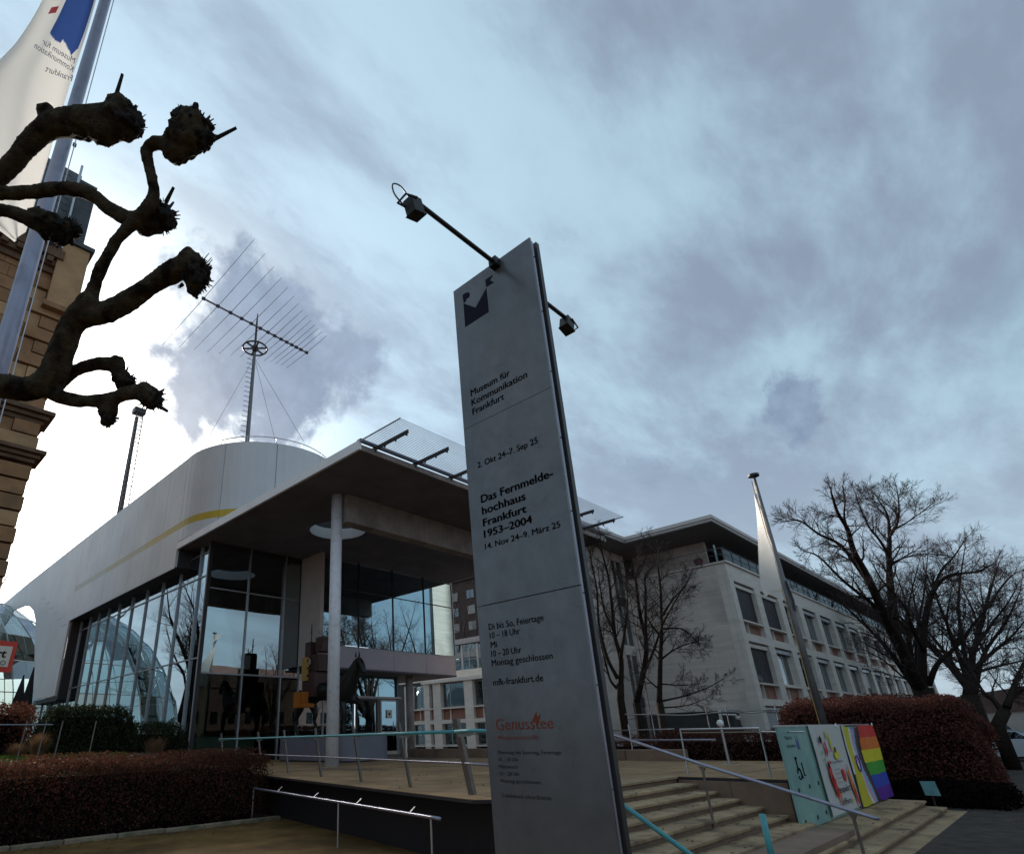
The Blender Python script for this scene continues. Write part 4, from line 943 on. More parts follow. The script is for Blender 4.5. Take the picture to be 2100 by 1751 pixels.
ytext('Museum für',12.28,12.66,1.56,.06,M_navy,sb2,by0-.004); ytext('Kommunikation',12.28,12.78,1.43,.06,M_navy,sb2,by0-.004)
MB().extr([(12.84,by0-.003,1.62),(12.92,by0-.003,1.5),(12.98,by0-.003,1.62),(12.99,by0-.003,1.38),(12.84,by0-.003,1.40)],(0,.003,0)).build('emblem',mat('emblem_blue',(.03,.06,.25),.5),sb2)
w=MB(); 
w.tube([(12.58+.09*math.cos(a*math.pi/8),by0-.006,1.02+.09*math.sin(a*math.pi/8)) for a in range(9,25)],.009,5); w.tube([(12.55,by0-.006,1.24),(12.55,by0-.006,1.07),(12.66,by0-.006,1.07),(12.71,by0-.006,.94)],.011,5); w.lathe((12.55,by0-.006,1.26),[(.02,-.02),(.025,.0),(.02,.02)],8)
w.build('wheelchair_symbol',M_print,sb2)
w=MB(); w.tube([(12.82,by0-.006,1.18),(12.82,by0-.006,.98),(12.90,by0-.006,.98)],.010,5); w.build('ramp_symbol',M_print,sb2)
# cloth drape builder over x,z rectangle with wavy relief
def drape(name,x0,x1,z0,z1,y,cols,par=None,nx=40,nz=36,amp=.035,seed=0,**k):
    """cols(u,v)->material index; u left-right, v bottom-top"""
    mats,fn,warp=cols; g=random.Random(seed); ph=[g.random()*6 for _ in range(6)]; b=MB(); vs=[]
    for j in range(nz+1):
        for i in range(nx+1):
            u=i/nx; v=j/nz; uu,vv=warp(u,v)
            d=amp*(.5*math.sin(u*11+ph[0]+v*2.2)+.35*math.sin(u*23+ph[1]-v*3)+.25*math.sin(v*9+ph[2]+u*4))
            vs.append((x0+(x1-x0)*uu,y-.03-abs(amp)*1.1+d,z0+(z1-z0)*vv))
    fs=[];mi=[]
    for j in range(nz):
        for i in range(nx):
            a=j*(nx+1)+i; fs.append((a,a+1,a+nx+2,a+nx+1)); mi.append(fn((i+.5)/nx,(j+.5)/nz))
    b.v=vs;b.f=fs;b.mi=mi
    return b.build(name,mats,par,smooth=True,fix=False,**k)
white=mat('banner_cloth',(.62,.60,.58),.75,0,.06,4,translucent=.15)
cR=[mat('cloth_red',(.62,.02,.01),.7),mat('cloth_orange',(.70,.16,.01),.7),mat('cloth_yellow',(.68,.58,.01),.7),mat('cloth_green',(.05,.33,.02),.7),mat('cloth_blue',(.02,.05,.42),.7),mat('cloth_purple',(.10,.01,.28),.7),
    mat('cloth_white',(.66,.64,.64),.7),mat('cloth_pink',(.58,.28,.46),.7),mat('cloth_sky',(.20,.40,.66),.7),mat('cloth_brown',(.10,.035,.03),.7),mat('cloth_black',(.012,.01,.012),.7),mat('cloth_chrome_yellow',(.55,.48,.02),.7)]
banner=thing('white_banner','white cloth banner with coloured spots and handwritten words hung over the turquoise board','banner',(14.6,3.5,.3))
bc=drape('cloth',13.66,15.85,.27,1.78,by0,([white],lambda u,v:0,lambda u,v:(u*(1-.0*v),v)),banner,30,24,.012,5)
def blob(x,z,rx,rz,m,par=banner,y=by0-.075,ang=0,nm='colour_spot'):
    pts=[]; g=random.Random(int(x*997+z*131))
    for i in range(12):
        a=i*math.pi/6; r=1+g.uniform(-.28,.28); X=rx*r*math.cos(a); Z=rz*r*math.sin(a); pts.append((x+X*math.cos(ang)-Z*math.sin(ang),y,z+X*math.sin(ang)+Z*math.cos(ang)))
    MB().extr(pts,(0,.004,0)).build(nm,m,par)
for a in ((14.32,1.36,.06,.12,cR[0]),(14.20,.92,.10,.16,cR[0]),(14.28,.72,.09,.20,cR[0]),(14.42,.55,.05,.16,cR[1]),(15.05,.87,.10,.14,cR[0]),(14.95,1.24,.17,.09,cR[2]),(14.92,1.32,.05,.06,M_print),(15.45,.74,.08,.26,cR[1]),(15.55,.48,.07,.18,cR[0]),(14.18,1.08,.05,.06,M_navy),(14.08,1.52,.07,.06,M_print),(14.35,1.12,.06,.03,cR[0]),(14.75,1.45,.05,.14,cR[2]),(14.55,1.6,.04,.08,cR[11]),(14.0,1.3,.03,.03,cR[3]),(15.2,.42,.05,.04,cR[11]),(14.02,1.18,.03,.03,cR[3]),(14.55,1.32,.03,.03,cR[7])): blob(*a)
ytext('respekt',14.30,15.22,.60,.11,M_navy,banner,by0-.078,bold=.01); ytext('offen',14.38,15.0,.40,.10,M_navy,banner,by0-.078,bold=.01)
ytext('Queere Zukunft',14.46,15.22,1.10,.045,M_printf,banner,by0-.078)
for i in range(4): ytext(['zusammen','bunt und frei','laut sein','immer da'][i],14.5,14.82,.98-i*.075,.03,M_printf,banner,by0-.078)
pf=thing('rainbow_flag','rainbow cloth flag with yellow and pastel chevron draped over the right of the board','flag',(17.3,3.5,.3))
def pfn(u,v):
    e=.50-.10*math.sin(v*3.1+.3)-.16*(v-.5)
    if u>e+.02:
        k=int((1-v)*6); return [0,1,2,3,4,5][min(5,k)]
    s=(e-u)
    if s<.025: return 10
    if s<.075: return 9
    if s<.135: return 8
    if s<.20: return 7
    if s<.245: return 6
    if u<.025*(1+v): return 10 if v<.4 else 6
    return 11
drape('cloth',15.82,18.86,.24,1.76,by0,(cR,pfn,lambda u,v:(u,v-(.05*math.sin(max(0,min(1,(u-.12)/.38))*math.pi)*max(0,v-.75)/.25))),pf,72,48,.030,9)
MB().tube([(16.28+.13*math.cos(a*math.pi/10),by0-.10,1.02+.15*math.sin(a*math.pi/10)) for a in range(21)],.012,5,cap=False).build('ring_mark',cR[5],pf)
for x in (15.5,18.8): MB().tube([(x,by0-.06,1.74),(x+.05,by0-.06,1.80),(x+.1,by0-.04,1.72)],.012,5).build('tie',M_lamp,pf)
ip=thing('info_panel','small turquoise information plate standing in the dark ground cover by the hedge','info panel',(18.95,2.82,0))
MB().extr([(18.92,2.96,.55),(19.0,2.70,.55),(18.93,2.66,.26),(18.83,2.92,.27)],(.03,.01,0)).build('plate',mat('dull_teal',(.08,.19,.20),.6,0,.2,6),ip); MB().tube([(18.95,2.82,0),(18.95,2.82,.4)],.02,6).build('post',M_dark,ip)
# ================================================================== STATUE
ped=MB(); pz=TZ; 
def rrect(x0,x1,y0,y1,r,k=5):
    o=[]
    for cx_,cy_,a in ((x1-r,y1-r,0),(x0+r,y1-r,90),(x0+r,y0+r,180),(x1-r,y0+r,270)):
        for i in range(k+1): t=R(a+90*i/k); o.append((cx_+r*math.cos(t),cy_+r*math.sin(t)))
    return o
st_=thing('horse_statue','dark bronze striding horse carrying a blocky cabinet figure on a grey pedestal behind the column','statue',(15.1,20.3,TZ))
MB().prism(rrect(14.15,16.2,18.0,22.9,.55),TZ,TZ+.05).build('plinth',M_dark,st_); MB().prism(rrect(14.1,16.25,17.95,22.95,.6),TZ+.05,TZ+.90).build('pedestal',M_ped,st_)
HX=15.15; pt=TZ+.90
# horse as one skin: head towards the viewer's right (-Y)
def skin(name,pts,edges,par,m,lv=2):
    me=bpy.data.meshes.new(name); loc=np.array(par.location); me.from_pydata([tuple(np.array(p[:3])-loc) for p in pts],edges,[]); me.materials.append(m)
    o=bpy.data.objects.new(name,me); link(o,par)
    md=o.modifiers.new('s','SKIN'); sk=me.skin_vertices[0].data if me.skin_vertices else None
    if sk is None:
        bm=bmesh.new(); bm.from_mesh(me); bm.verts.layers.skin.verify(); bm.to_mesh(me); bm.free(); sk=me.skin_vertices[0].data
    for i,p in enumerate(pts): sk[i].radius=(p[3],p[3]*(p[4] if len(p)>4 else 1))
    sk[0].use_root=True
    md.use_smooth_shade=True; s2=o.modifiers.new('u','SUBSURF'); s2.levels=lv; s2.render_levels=lv
    return o
X=HX
H=[(X,20.9,3.55,.40),(X,21.7,3.62,.42),(X,22.3,3.5,.36),(X,20.1,3.5,.40),(X,19.5,3.6,.40),(X,19.1,4.05,.28),(X,18.85,4.45,.2),(X,18.7,4.62,.16),(X,18.5,4.35,.13),(X,18.38,4.02,.09),
 (X-.22,22.3,3.1,.22),(X-.24,22.5,2.72,.12),(X-.24,22.75,2.45,.085),(X-.24,22.5,2.0,.065),(X-.24,22.42,1.88,.085),
 (X+.22,22.1,3.1,.22),(X+.24,21.9,2.72,.12),(X+.24,22.0,2.45,.085),(X+.24,21.7,2.0,.065),(X+.24,21.6,1.88,.085),
 (X-.2,19.5,3.1,.18),(X-.22,19.3,2.7,.10),(X-.22,19.35,2.3,.08),(X-.22,19.35,1.9,.08),
 (X+.2,19.3,3.15,.18),(X+.22,18.85,3.0,.10),(X+.22,18.62,2.75,.07),(X+.22,18.7,2.45,.075),
 (X,22.65,3.62,.10),(X,22.9,3.3,.10),(X,22.95,2.7,.09),(X,22.85,2.3,.04)]
Ed=[(0,1),(1,2),(0,3),(3,4),(4,5),(5,6),(6,7),(7,8),(8,9),(2,10),(10,11),(11,12),(12,13),(13,14),(2,15),(15,16),(16,17),(17,18),(18,19),(4,20),(20,21),(21,22),(22,23),(4,24),(24,25),(25,26),(26,27),(2,28),(28,29),(29,30),(30,31)]
skin('horse',H,Ed,st_,M_bronze)
for s_ in (-.08,.08): MB().tube([(X+s_,18.8,4.7),(X+s_*1.2,18.78,4.92)],[.05,.01],6).build('ear',M_bronze,st_)
cbox('saddle_cabinet',(X-.50,21.0,3.35),(X+.5,21.9,4.35),M_rust,st_,.03)
cbox('torso_cabinet',(X-.42,20.85,4.36),(X+.42,21.45,5.05),M_rust,st_,.03)
cbox('radio_box',(X-.38,21.55,4.95),(X-.02,21.95,5.62),M_rust,st_,.03); MB().lathe((X-.2,21.76,5.62),[(.02,0),(.02,.35),(.035,.36),(.02,.8)],8).build('aerial',M_dark,st_)
cbox('head_cabinet',(X-.26,20.8,5.15),(X+.3,21.35,5.78),M_rust,st_,.03)
cbox('arm_panel',(X-.62,21.46,4.0),(X-.50,21.80,4.95),M_yel,st_,.01)
for z in (4.2,4.5,4.8): MB().lathe((X-.56,21.452,z),[(.045,-.045),(.045,.045)],8).build('dial',M_dark,st_)
cbox('leg_cabinet',(X-.85,21.55,2.95),(X-.45,21.98,3.55),M_oran,st_,.02)
b=MB(); b.box((X-.8,20.95,2.93),(X-.5,21.5,3.08)); b.box((X-.8,21.40,3.10),(X-.5,21.52,3.55)); b.build('foot_cabinet',M_oran,st_)
for k in range(5): MB().tube([(X,21.1,5.78),(X+.25*math.cos(k*1.3),21.1+.35*math.sin(k*1.3),6.05+.1*(k%2))],.012,5).build('feeler',M_dark,st_)
# ================================================================== FLAGS AND POLES
fp=thing('flagpole','tall grey aluminium flagpole close by at the upper left','flagpole',(.42,6.0,0))
pdir=lambda z:(.42,6.0)
MB().tube([(.42,6,0),(.42,6,12.2)],[.105,.06],20).build('pole',M_pole,fp,smooth=True)
MB().tube([(.55,5.93,1.4),(.50,5.93,12.1)],.006,5).build('halyard',M_steel,fp)
for z in (7.0,8.2): MB().lathe((.52,5.95,z),[(.02,-.02),(.02,.02)],8).build('halyard_clip',M_dark,fp)
# flag surface hanging from pole into the left: coarse control grid in 3D, folds added
def sheet(name,rows,m,lab,cat,nu=40,nv=50,amp=.04,fold=5,matfn=None,mats=None,seed=0):
    """rows: list (left point,right point) from bottom to top"""
    b=MB(); g=random.Random(seed); ph=g.random()*6
    L=[Vector(a) for a,_ in rows]; Rr=[Vector(c_) for _,c_ in rows]
    Lc=catmull(L,26); Rc=catmull(Rr,26); nv=len(Lc)-1; vs=[];mi=[];fs=[]
    for j in range(nv+1):
        for i in range(nu+1):
            u=i/nu; p=Lc[j].lerp(Rc[j],u); nrm_=Vector((.4,-1,0)).normalized()
            fo=amp*(math.sin(u*fold*2+ph+j*.02)+.5*math.sin(u*fold*4.3+1.3+j*.03))*(.4+.6*math.sin(u*math.pi))
            vs.append(p+nrm_*fo)
    for j in range(nv):
        for i in range(nu):
            a=j*(nu+1)+i; fs.append((a,a+1,a+nu+2,a+nu+1)); mi.append(matfn((i+.5)/nu,(j+.5)/nv) if matfn else 0)
    b.v=[tuple(v) for v in vs]; b.f=fs; b.mi=mi
    return b.build(name,mats or m,None,label=lab,cat=cat,smooth=True,fix=False)
Yf=5.9
def fpnt(x,y,Y=Yf): return tuple(ony(x,y,Y))
rowsL=[((22,500,5.75),(52,476,5.9)),((-60,425,5.75),(82,370,5.9)),((-75,300,5.7),(118,240,5.92)),((-40,170,5.7),(150,140,5.93)),((40,80,5.72),(178,60,5.94)),((95,-10,5.75),(203,-20,5.95)),((135,-110,5.8),(235,-130,5.96))]
rowsL=[(ony(a[0],a[1],a[2]),ony(c_[0],c_[1],c_[2])) for a,c_ in rowsL]
def fmat(u,v):
    # blue emblem block and a faint red mark near the top
    if .66<u<.93 and v>.545+abs(u-.86)*.45: return 1
    if .42<u<=.66 and v>.62+(.66-u)*.25: return 1
    if .22<u<.34 and .765<v<.79: return 2
    return 0
fl=sheet('museum_flag',rowsL,M_flag,'white museum flag with blue emblem hanging from the near flagpole','flag',150,50,.09,2.6,fmat,[M_flag,M_flagb,M_flagr],3)
ft=bpy.data.objects.new
def flagtext(s,p0,p1,cap):
    A=ony(*p0,5.66); B=ony(*p1,5.66); X_=(B-A).normalized(); Yv=(ony(p0[0]+cap*.25,p0[1]-cap,5.66)-A); 
    o=text(s,A,B,Yv.length,M_flagp,fl_holder,off=.0,ydir=Yv.normalized())
class _H: location=(0,0,0)
fl_holder=fl
flagtext('Museum für',(152,131),(86,90),12); flagtext('Kommunikation',(149,148),(70,98),12); flagtext('Frankfurt',(147,167),(92,146),12)
rp_=thing('flagpole','weathered flagpole with round cap rising behind the rainbow flag','flagpole',(20.9,4.98,0))
MB().tube([(20.9,4.98,0),(20.9,4.98,9.45)],[.115,.045],16).build('pole',M_poled,rp_,smooth=True); MB().lathe((20.9,4.98,9.42),[(.05,0),(.17,.05),(.17,.12),(.05,.15)],16).build('cap',M_dark,rp_)
MB().tube([(20.75,5.05,1.6),(20.80,5.05,9.3)],.012,4).build('halyard',M_yel,rp_)
MB().tube([(20.82,4.9,5.9),(20.86,4.86,5.3),(20.85,4.88,5.0)],.035,5).build('halyard_knot',M_dark,rp_)
rw=[((1566,1223),(1592,1212)),((1556,1180),(1604,1205)),((1553,1100),(1590,1150)),((1551,1050),(1577,1090)),((1548,1020),(1566,1050)),((1547,995),(1551,1010)),((1546,985),(1548,990))]
rw=[(ony(a[0],a[1],5.15),ony(c_[0],c_[1],5.0)) for a,c_ in rw]
sheet('limp_flag',rw,M_flag,'limp white flag hanging down the weathered far flagpole','flag',24,40,.035,2.0,lambda u,v:1 if (.74<v<.80 and u>.4) else 0,[M_flag,M_flagb],8)
# ================================================================== POLLARDED PLANE TREE
pt_=thing('pollarded_plane_tree','gnarled pollarded plane tree with knobby bare limbs reaching in from the left','tree',(-.75,3.6,0))
DP=4.3
def pxp(x,y,d): return ond(x,y,d)
def limb_px(pts,seed,d0=DP,name='limb',sides=14,m=None,bump=.05):
    """pts: (x,y,width_px[,depth])"""
    P=[];rad=[]
    for q in pts:
        d=q[3] if len(q)>3 else d0; P.append(pxp(q[0],q[1],d)); rad.append(q[2]*.385*d/F)
    k=5; PP=catmull(P,k); RR=[]
    for i in range(len(P)-1):
        for j in range(k): RR.append(rad[i]+(rad[i+1]-rad[i])*(j/k))
    RR.append(rad[-1]); g=random.Random(seed); b=MB(); b.tube(PP,RR,sides)
    out=[]
    for v in b.v:
        v=Vector(v); out.append(v)
    b.v=out; return b
def lump(mb,x,y,r,d=DP,seed=0,sq=(1,1,1),amp=.30):
    c=pxp(x,y,d); rr=r*d/F*.84; bm=bmesh.new(); bmesh.ops.create_icosphere(bm,subdivisions=3,radius=1); g=random.Random(seed+int(x)); ph=[g.uniform(0,6) for _ in range(6)]
    vs=[]; 
    for v in bm.verts:
        n_=v.co; a=1+amp*(.5*math.sin(n_.x*5+ph[0])*math.sin(n_.y*6+ph[1])+.4*math.sin(n_.z*9+ph[2]+n_.x*7)+.35*math.sin(n_.y*13+ph[3]+n_.z*11)); vs.append(c+Vector((n_.x*sq[0],n_.y*sq[1],n_.z*sq[2]))*rr*a)
    fs=[tuple(x.index for x in f.verts) for f in bm.faces]; bm.free(); mb.add(vs,fs)
def twigs(mb,x,y,r,n,seed,d=DP,L=14):
    g=random.Random(seed)
    for i in range(n):
        a=g.uniform(0,6.28); p=pxp(x+math.cos(a)*r*.8,y+math.sin(a)*r*.8,d); q=pxp(x+math.cos(a)*(r+L*g.uniform(.3,1)),y+math.sin(a)*(r+L*g.uniform(.3,1)),d+g.uniform(-.1,.1)); mb.tube([p,q],[.008,.0035],5)
def organic(o,vox=.016,disp=.02,size=.09,disp2=.012):
    r=o.modifiers.new('r','REMESH'); r.mode='VOXEL'; r.voxel_size=vox; r.use_smooth_shade=True
    s_=o.modifiers.new('sm','SMOOTH'); s_.iterations=4; s_.factor=.5
    for nm,st,sz,bs in (('bark_relief',disp,size,'MUSGRAVE'),('bark_fine',disp2,.03,'CLOUDS')):
        tx=bpy.data.textures.new(nm,'CLOUDS'); tx.noise_scale=sz; tx.noise_depth=3
        dm=o.modifiers.new(nm,'DISPLACE'); dm.texture=tx; dm.strength=st; dm.mid_level=.5; dm.texture_coords='LOCAL'
b=MB()
def merge(a): b.add(a.v,a.f)
merge(limb_px([(-130,800,120,4.0),(-60,795,84,4.1),(0,790,68),(60,797,66),(104,772,72),(128,715,66),(150,660,60),(178,628,64),(192,612,60)],1))
MB_trunk=MB(); tp0=pxp(-130,800,4.0); MB_trunk.tube([(tp0.x-.1,tp0.y,0),(tp0.x-.08,tp0.y,1.4),(tp0.x-.02,tp0.y,2.6),(tp0.x,tp0.y,tp0.z+.05)],[.24,.19,.17,.2],16); b.add(MB_trunk.v,MB_trunk.f)
merge(limb_px([(185,635,40),(192,590,34),(215,535,31),(245,485,31),(280,450,36),(305,425,38),(316,395,30),(305,340,30),(301,305,32),(322,293,34),(350,298,44),(372,300,46)],2))
merge(limb_px([(170,650,60),(215,640,58),(262,617,58),(305,588,50),(345,562,58),(375,548,64),(392,550,56)],3))
merge(limb_px([(-80,420,60,4.4),(-20,375,52,4.4),(25,335,50,4.4),(62,292,54,4.4),(98,262,62,4.4),(140,252,76,4.4),(190,250,84,4.4),(232,248,88,4.4)],4))
merge(limb_px([(-80,405,40,4.4),(-5,397,36,4.4),(60,394,36,4.4),(125,386,36,4.4),(180,395,38,4.4),(222,425,38,4.4),(262,448,42,4.4),(300,448,44,4.4)],5))
merge(limb_px([(90,790,50),(130,815,38),(180,822,34),(222,818,36),(262,806,38),(296,803,40)],6))
merge(limb_px([(222,820,34),(228,840,38),(220,858,22)],7))
merge(limb_px([(118,790,40,4.5),(150,762,32,4.5),(190,748,34,4.5),(225,746,38,4.5),(245,758,44,4.5)],8))
merge(limb_px([(-60,440,50,4.8),(0,430,34,4.8),(50,445,38,4.8),(85,460,48,4.8)],9))
for (x,y,r,d) in ((378,285,44,DP),(392,258,38,DP),(402,275,34,DP),(360,310,30,DP),(310,448,36,4.4),(330,440,26,4.4),(300,468,22,4.4),(250,240,40,4.4),(215,262,40,4.4),(258,268,26,4.4),(165,256,34,4.4),(240,215,26,4.4),(96,232,22,4.4),(392,545,34,DP),(398,580,22,DP),(385,520,16,DP),(306,812,26,DP),(296,800,22,DP),(221,845,20,DP),(250,775,22,4.5),(240,742,18,4.5),(100,462,34,4.8),(132,472,24,4.8),(80,448,26,4.8),(232,655,10,DP),(400,603,9,DP)): lump(b,x,y,r,d,seed=int(x*3+y))
tk=b.build('trunk',M_bark,pt_,smooth=True); organic(tk)
for (x,y,r,d) in ((392,262,42,DP),(408,282,30,DP),(336,445,30,4.4),(262,250,36,4.4),(402,560,34,DP),(398,592,16,DP),(312,816,24,DP),(221,858,17,DP),(255,782,22,4.5),(128,474,30,4.8),(152,470,15,4.8)):
    kb_=MB(); lump(kb_,x,y,r,d,seed=int(x+y),amp=.45); kk=kb_.build('pruning_knob',M_knob,pt_,smooth=True); organic(kk,.013,.06,.05,.035)
for (x0,y0,x1,y1,d) in ((430,290,485,262,DP),(235,205,251,152,4.4),(405,582,434,547,DP),(383,535,382,513,DP),(340,415,356,384,4.4),(322,428,330,410,4.4),(322,830,344,843,DP),(398,595,404,612,DP)):
    MB().tube([pxp(x0,y0,d),pxp(x1,y1,d)],[.017,.011],7).build('twig_stub',M_knob,pt_)
tw=MB()
for (x,y,r,d,n_) in ((400,270,40,DP,40),(330,445,34,4.4,34),(255,250,38,4.4,34),(398,565,36,DP,34),(310,815,26,DP,20),(221,855,17,DP,18),(252,778,24,4.5,18),(140,472,24,4.8,24)): twigs(tw,x,y,r,n_,int(x),d,7)
g_=random.Random(77)
for (x,y,r0_,d) in ((392,262,40,DP),(258,250,36,4.4),(398,560,34,DP),(322,440,30,4.4),(308,815,24,DP)):
    for k in range(7):
        a=g_.uniform(-2.2,1.2); L_=g_.uniform(12,26); x0_,y0_=x+math.cos(a)*r0_*.7,y+math.sin(a)*r0_*.7
        tw.tube([pxp(x0_,y0_,d),pxp(x0_+math.cos(a)*L_*.5+g_.uniform(-3,3),y0_+math.sin(a)*L_*.5,d),pxp(x0_+math.cos(a)*L_,y0_+math.sin(a)*L_-3,d)],[.006,.004,.0025],5)
tw.build('cut_shoots',M_knob,pt_,kind='stuff')
# ================================================================== BARE TREES
def P6(*p): return [((1800+a/2.5012)/1.2476,(1200+b_/2.5012)/1.2476) for a,b_ in p]
def P5(*p): return [((1450+a/2.9186)/1.2476,(1200+b_/2.9186)/1.2476) for a,b_ in p]
def L3(px,d0,d1=None,seed=0):
    n_=len(px); d1=d1 if d1 is not None else d0; return [ond(x,y,d0+(d1-d0)*i/(n_-1)) for i,(x,y) in enumerate(px)]
D0=27.0
t1=Branches(11)
base=ond(*P6((1400,1400))[0],D0); 
MBt=t1.tr; 
t1.tr.tube([(base.x-.1,base.y,0),(base.x-.05,base.y,1.2),tuple(base)],[.56,.46,.40],12)
l1=P6((1400,1420),(1310,1240),(1240,1080),(1180,980),(1100,800),(1030,650),(960,520),(920,380),(860,280),(820,160))
t1.limb(L3(l1,D0,24),.30,.04,3,7,.10,16,L=1.7,start=.3)
for px_,r0,d1,n_ in ((P6((1180,980),(1080,860),(990,790),(870,690),(740,560),(640,520)),.14,23,11),(P6((1060,730),(960,590),(870,480),(740,415),(620,330),(530,330)),.13,24,12),(P6((920,380),(900,300),(905,200),(890,110)),.07,25,7),(P6((1215,960),(1200,780),(1188,600),(1190,420),(1175,290),(1110,180)),.24,28,15),
   (P6((1190,560),(1125,450),(1060,370),(1000,240),(980,180)),.09,27,9),(P6((1200,420),(1245,330),(1250,220),(1240,140)),.08,28,9),(P6((1200,600),(1300,560),(1420,540),(1550,550)),.05,28,7),(P6((1200,400),(1330,320),(1440,240)),.05,28,8),(P6((1400,1400),(1400,1150),(1420,950),(1470,780),(1570,680),(1750,655),(1860,600)),.26,28,15),
   (P6((1410,1160),(1330,1000),(1290,880),(1150,720),(1080,600)),.13,26,10),(P6((1460,800),(1520,650),(1600,560),(1680,440)),.10,29,11),(P6((1440,1380),(1500,1240),(1620,1130),(1760,950),(1850,860)),.17,26,12),(P6((1360,1300),(1250,1240),(1150,1180),(1050,1120)),.07,24,5),(P6((1380,1400),(1280,1330),(1150,1220),(1020,1150)),.07,25,5),(P6((1390,1000),(1350,850),(1330,700)),.08,29,8)):
    t1.limb(L3(px_,D0,d1),r0*.8,.02,3,8,.10,n_*1.25,L=1.55,start=.25)
t1.build('bare_tree','big spreading bare tree with a leaning forked trunk in front of the office facade','tree',(base.x,base.y,0),'bare trees by the street')
D1=34.0; t2=Branches(23); b2=ond(*P6((1700,1440))[0],D1); t2.tr.tube([(b2.x,b2.y,0),(b2.x,b2.y,.8),tuple(b2)],[.5,.45,.42],10)
for px_,r0,d1,n_ in ((P6((1690,1450),(1700,1290),(1745,1100),(1800,900),(1850,720),(1890,600)),.30,36,16),(P6((1700,1290),(1610,1150),(1560,1000),(1500,850),(1480,740)),.16,33,13),(P6((1700,1300),(1850,1170),(1980,1060),(2060,960)),.18,34,14),(P6((1700,1310),(1880,1260),(2050,1220),(2150,1180)),.12,34,10),(P6((1730,1150),(1850,980),(1950,850),(2020,720)),.14,36,13),(P6((1690,1330),(1600,1280),(1500,1200),(1440,1100)),.10,32,9),(P6((1760,1000),(1700,850),(1640,740)),.10,37,10),(P6((1800,900),(1950,700),(2050,640)),.10,37,10)):
    t2.limb(L3(px_,D1,d1),r0*.8,.02,3,9,.08,n_*1.2,L=2.2,start=.2)
t2.build('bare_tree','dense bare tree right of the big leaning tree, behind the end of the hedge','tree',(b2.x,b2.y,0),'bare trees by the street')
D2=24.0; t3=Branches(31); b3=ond(*P6((1880,1640))[0],D2); t3.tr.tube([(b3.x,b3.y,0),tuple(b3),tuple(ond(*P6((1930,1540))[0],D2))],[.26,.24,.2],12)
for px_,r0,n_ in ((P6((1930,1560),(1960,1470),(2050,1400),(2130,1300)),.14,10),(P6((1920,1560),(1850,1470),(1790,1420),(1740,1330)),.12,8),(P6((1940,1520),(1990,1380),(2030,1280),(2100,1150)),.14,9)):
    t3.limb(L3(px_,D2,25),r0,.03,3,8,.06,n_,L=2.0,start=.2)
t3.build('bare_tree','thick low plane tree at the right edge behind the parked cars','tree',(b3.x,b3.y,0),'bare trees by the street')
# trees at the office gable
DG=26.5; t4=Branches(41); g0=P5((400,1720),(400,1500))
b4=ond(*g0[0],DG); t4.tr.tube([(b4.x,b4.y,0),tuple(b4),tuple(ond(*P5((400,1600))[0],DG))],[.2,.18,.16],10)
for px_,r0,n_ in ((P5((400,1640),(405,1420),(360,1250),(335,1000),(310,800),(260,600),(250,480)),.15,15),(P5((380,1560),(300,1400),(240,1150),(225,900),(190,720),(165,590)),.10,12),(P5((405,1400),(440,1150),(455,950),(440,800)),.08,9),(P5((350,1200),(280,1050),(250,880),(235,750)),.07,8),(P5((400,1660),(330,1580),(300,1480),(255,1300),(230,1180)),.08,8)):
    t4.limb(L3(px_,DG,DG+1),r0,.015,3,7,.12,n_,L=1.35,start=.25)
t4.build('courtyard_tree','slender bare multi-stemmed tree next to the sign pillar in front of the glazed stair','tree',(b4.x,b4.y,0),'bare trees in the office courtyard')
t5=Branches(43); b5=ond(*P5((520,1740))[0],DG+1); t5.tr.tube([(b5.x,b5.y,0),tuple(b5)],[.2,.17],10)
for px_,r0,n_ in ((P5((520,1740),(575,1500),(595,1300),(550,1100),(525,900),(520,780),(600,640),(620,540)),.16,16),(P5((590,1400),(590,1150),(588,900),(590,780),(690,690)),.10,12),(P5((560,1560),(650,1350),(720,1150),(830,950),(900,850)),.08,10)):
    t5.limb(L3(px_,DG+1,DG+2),r0,.015,3,7,.12,n_,L=1.45,start=.2)
t5.build('courtyard_tree','bare tree with a curving trunk in the middle of the office gable','tree',(b5.x,b5.y,0),'bare trees in the office courtyard')
t6=Branches(47); b6=ond(*P5((690,1740))[0],DG-.5); t6.tr.tube([(b6.x,b6.y,0),tuple(b6)],[.2,.17],10)
for px_,r0,n_ in ((P5((690,1760),(698,1450),(708,1150),(700,900),(680,700),(685,600)),.14,18),(P5((715,1190),(860,1190),(960,1270),(1000,1340)),.05,8),(P5((700,1420),(830,1330),(1010,1270)),.055,9),(P5((705,1730),(880,1690),(1050,1630),(1195,1550)),.05,8),(P5((700,1600),(850,1610),(1000,1600)),.04,7),(P5((720,1080),(800,960),(880,870),(950,740)),.06,10),(P5((700,1780),(900,1760),(1060,1700)),.04,6),(P5((690,1640),(600,1560),(540,1450)),.05,7),(P5((700,1250),(610,1120),(560,980)),.05,8)):
    t6.limb(L3(px_,DG-.5,DG),r0,.010,3,7,.06,n_,L=1.15,start=.2)
t6.build('courtyard_tree','straight bare tree with long sideways branches at the right of the office gable','tree',(b6.x,b6.y,0),'bare trees in the office courtyard')
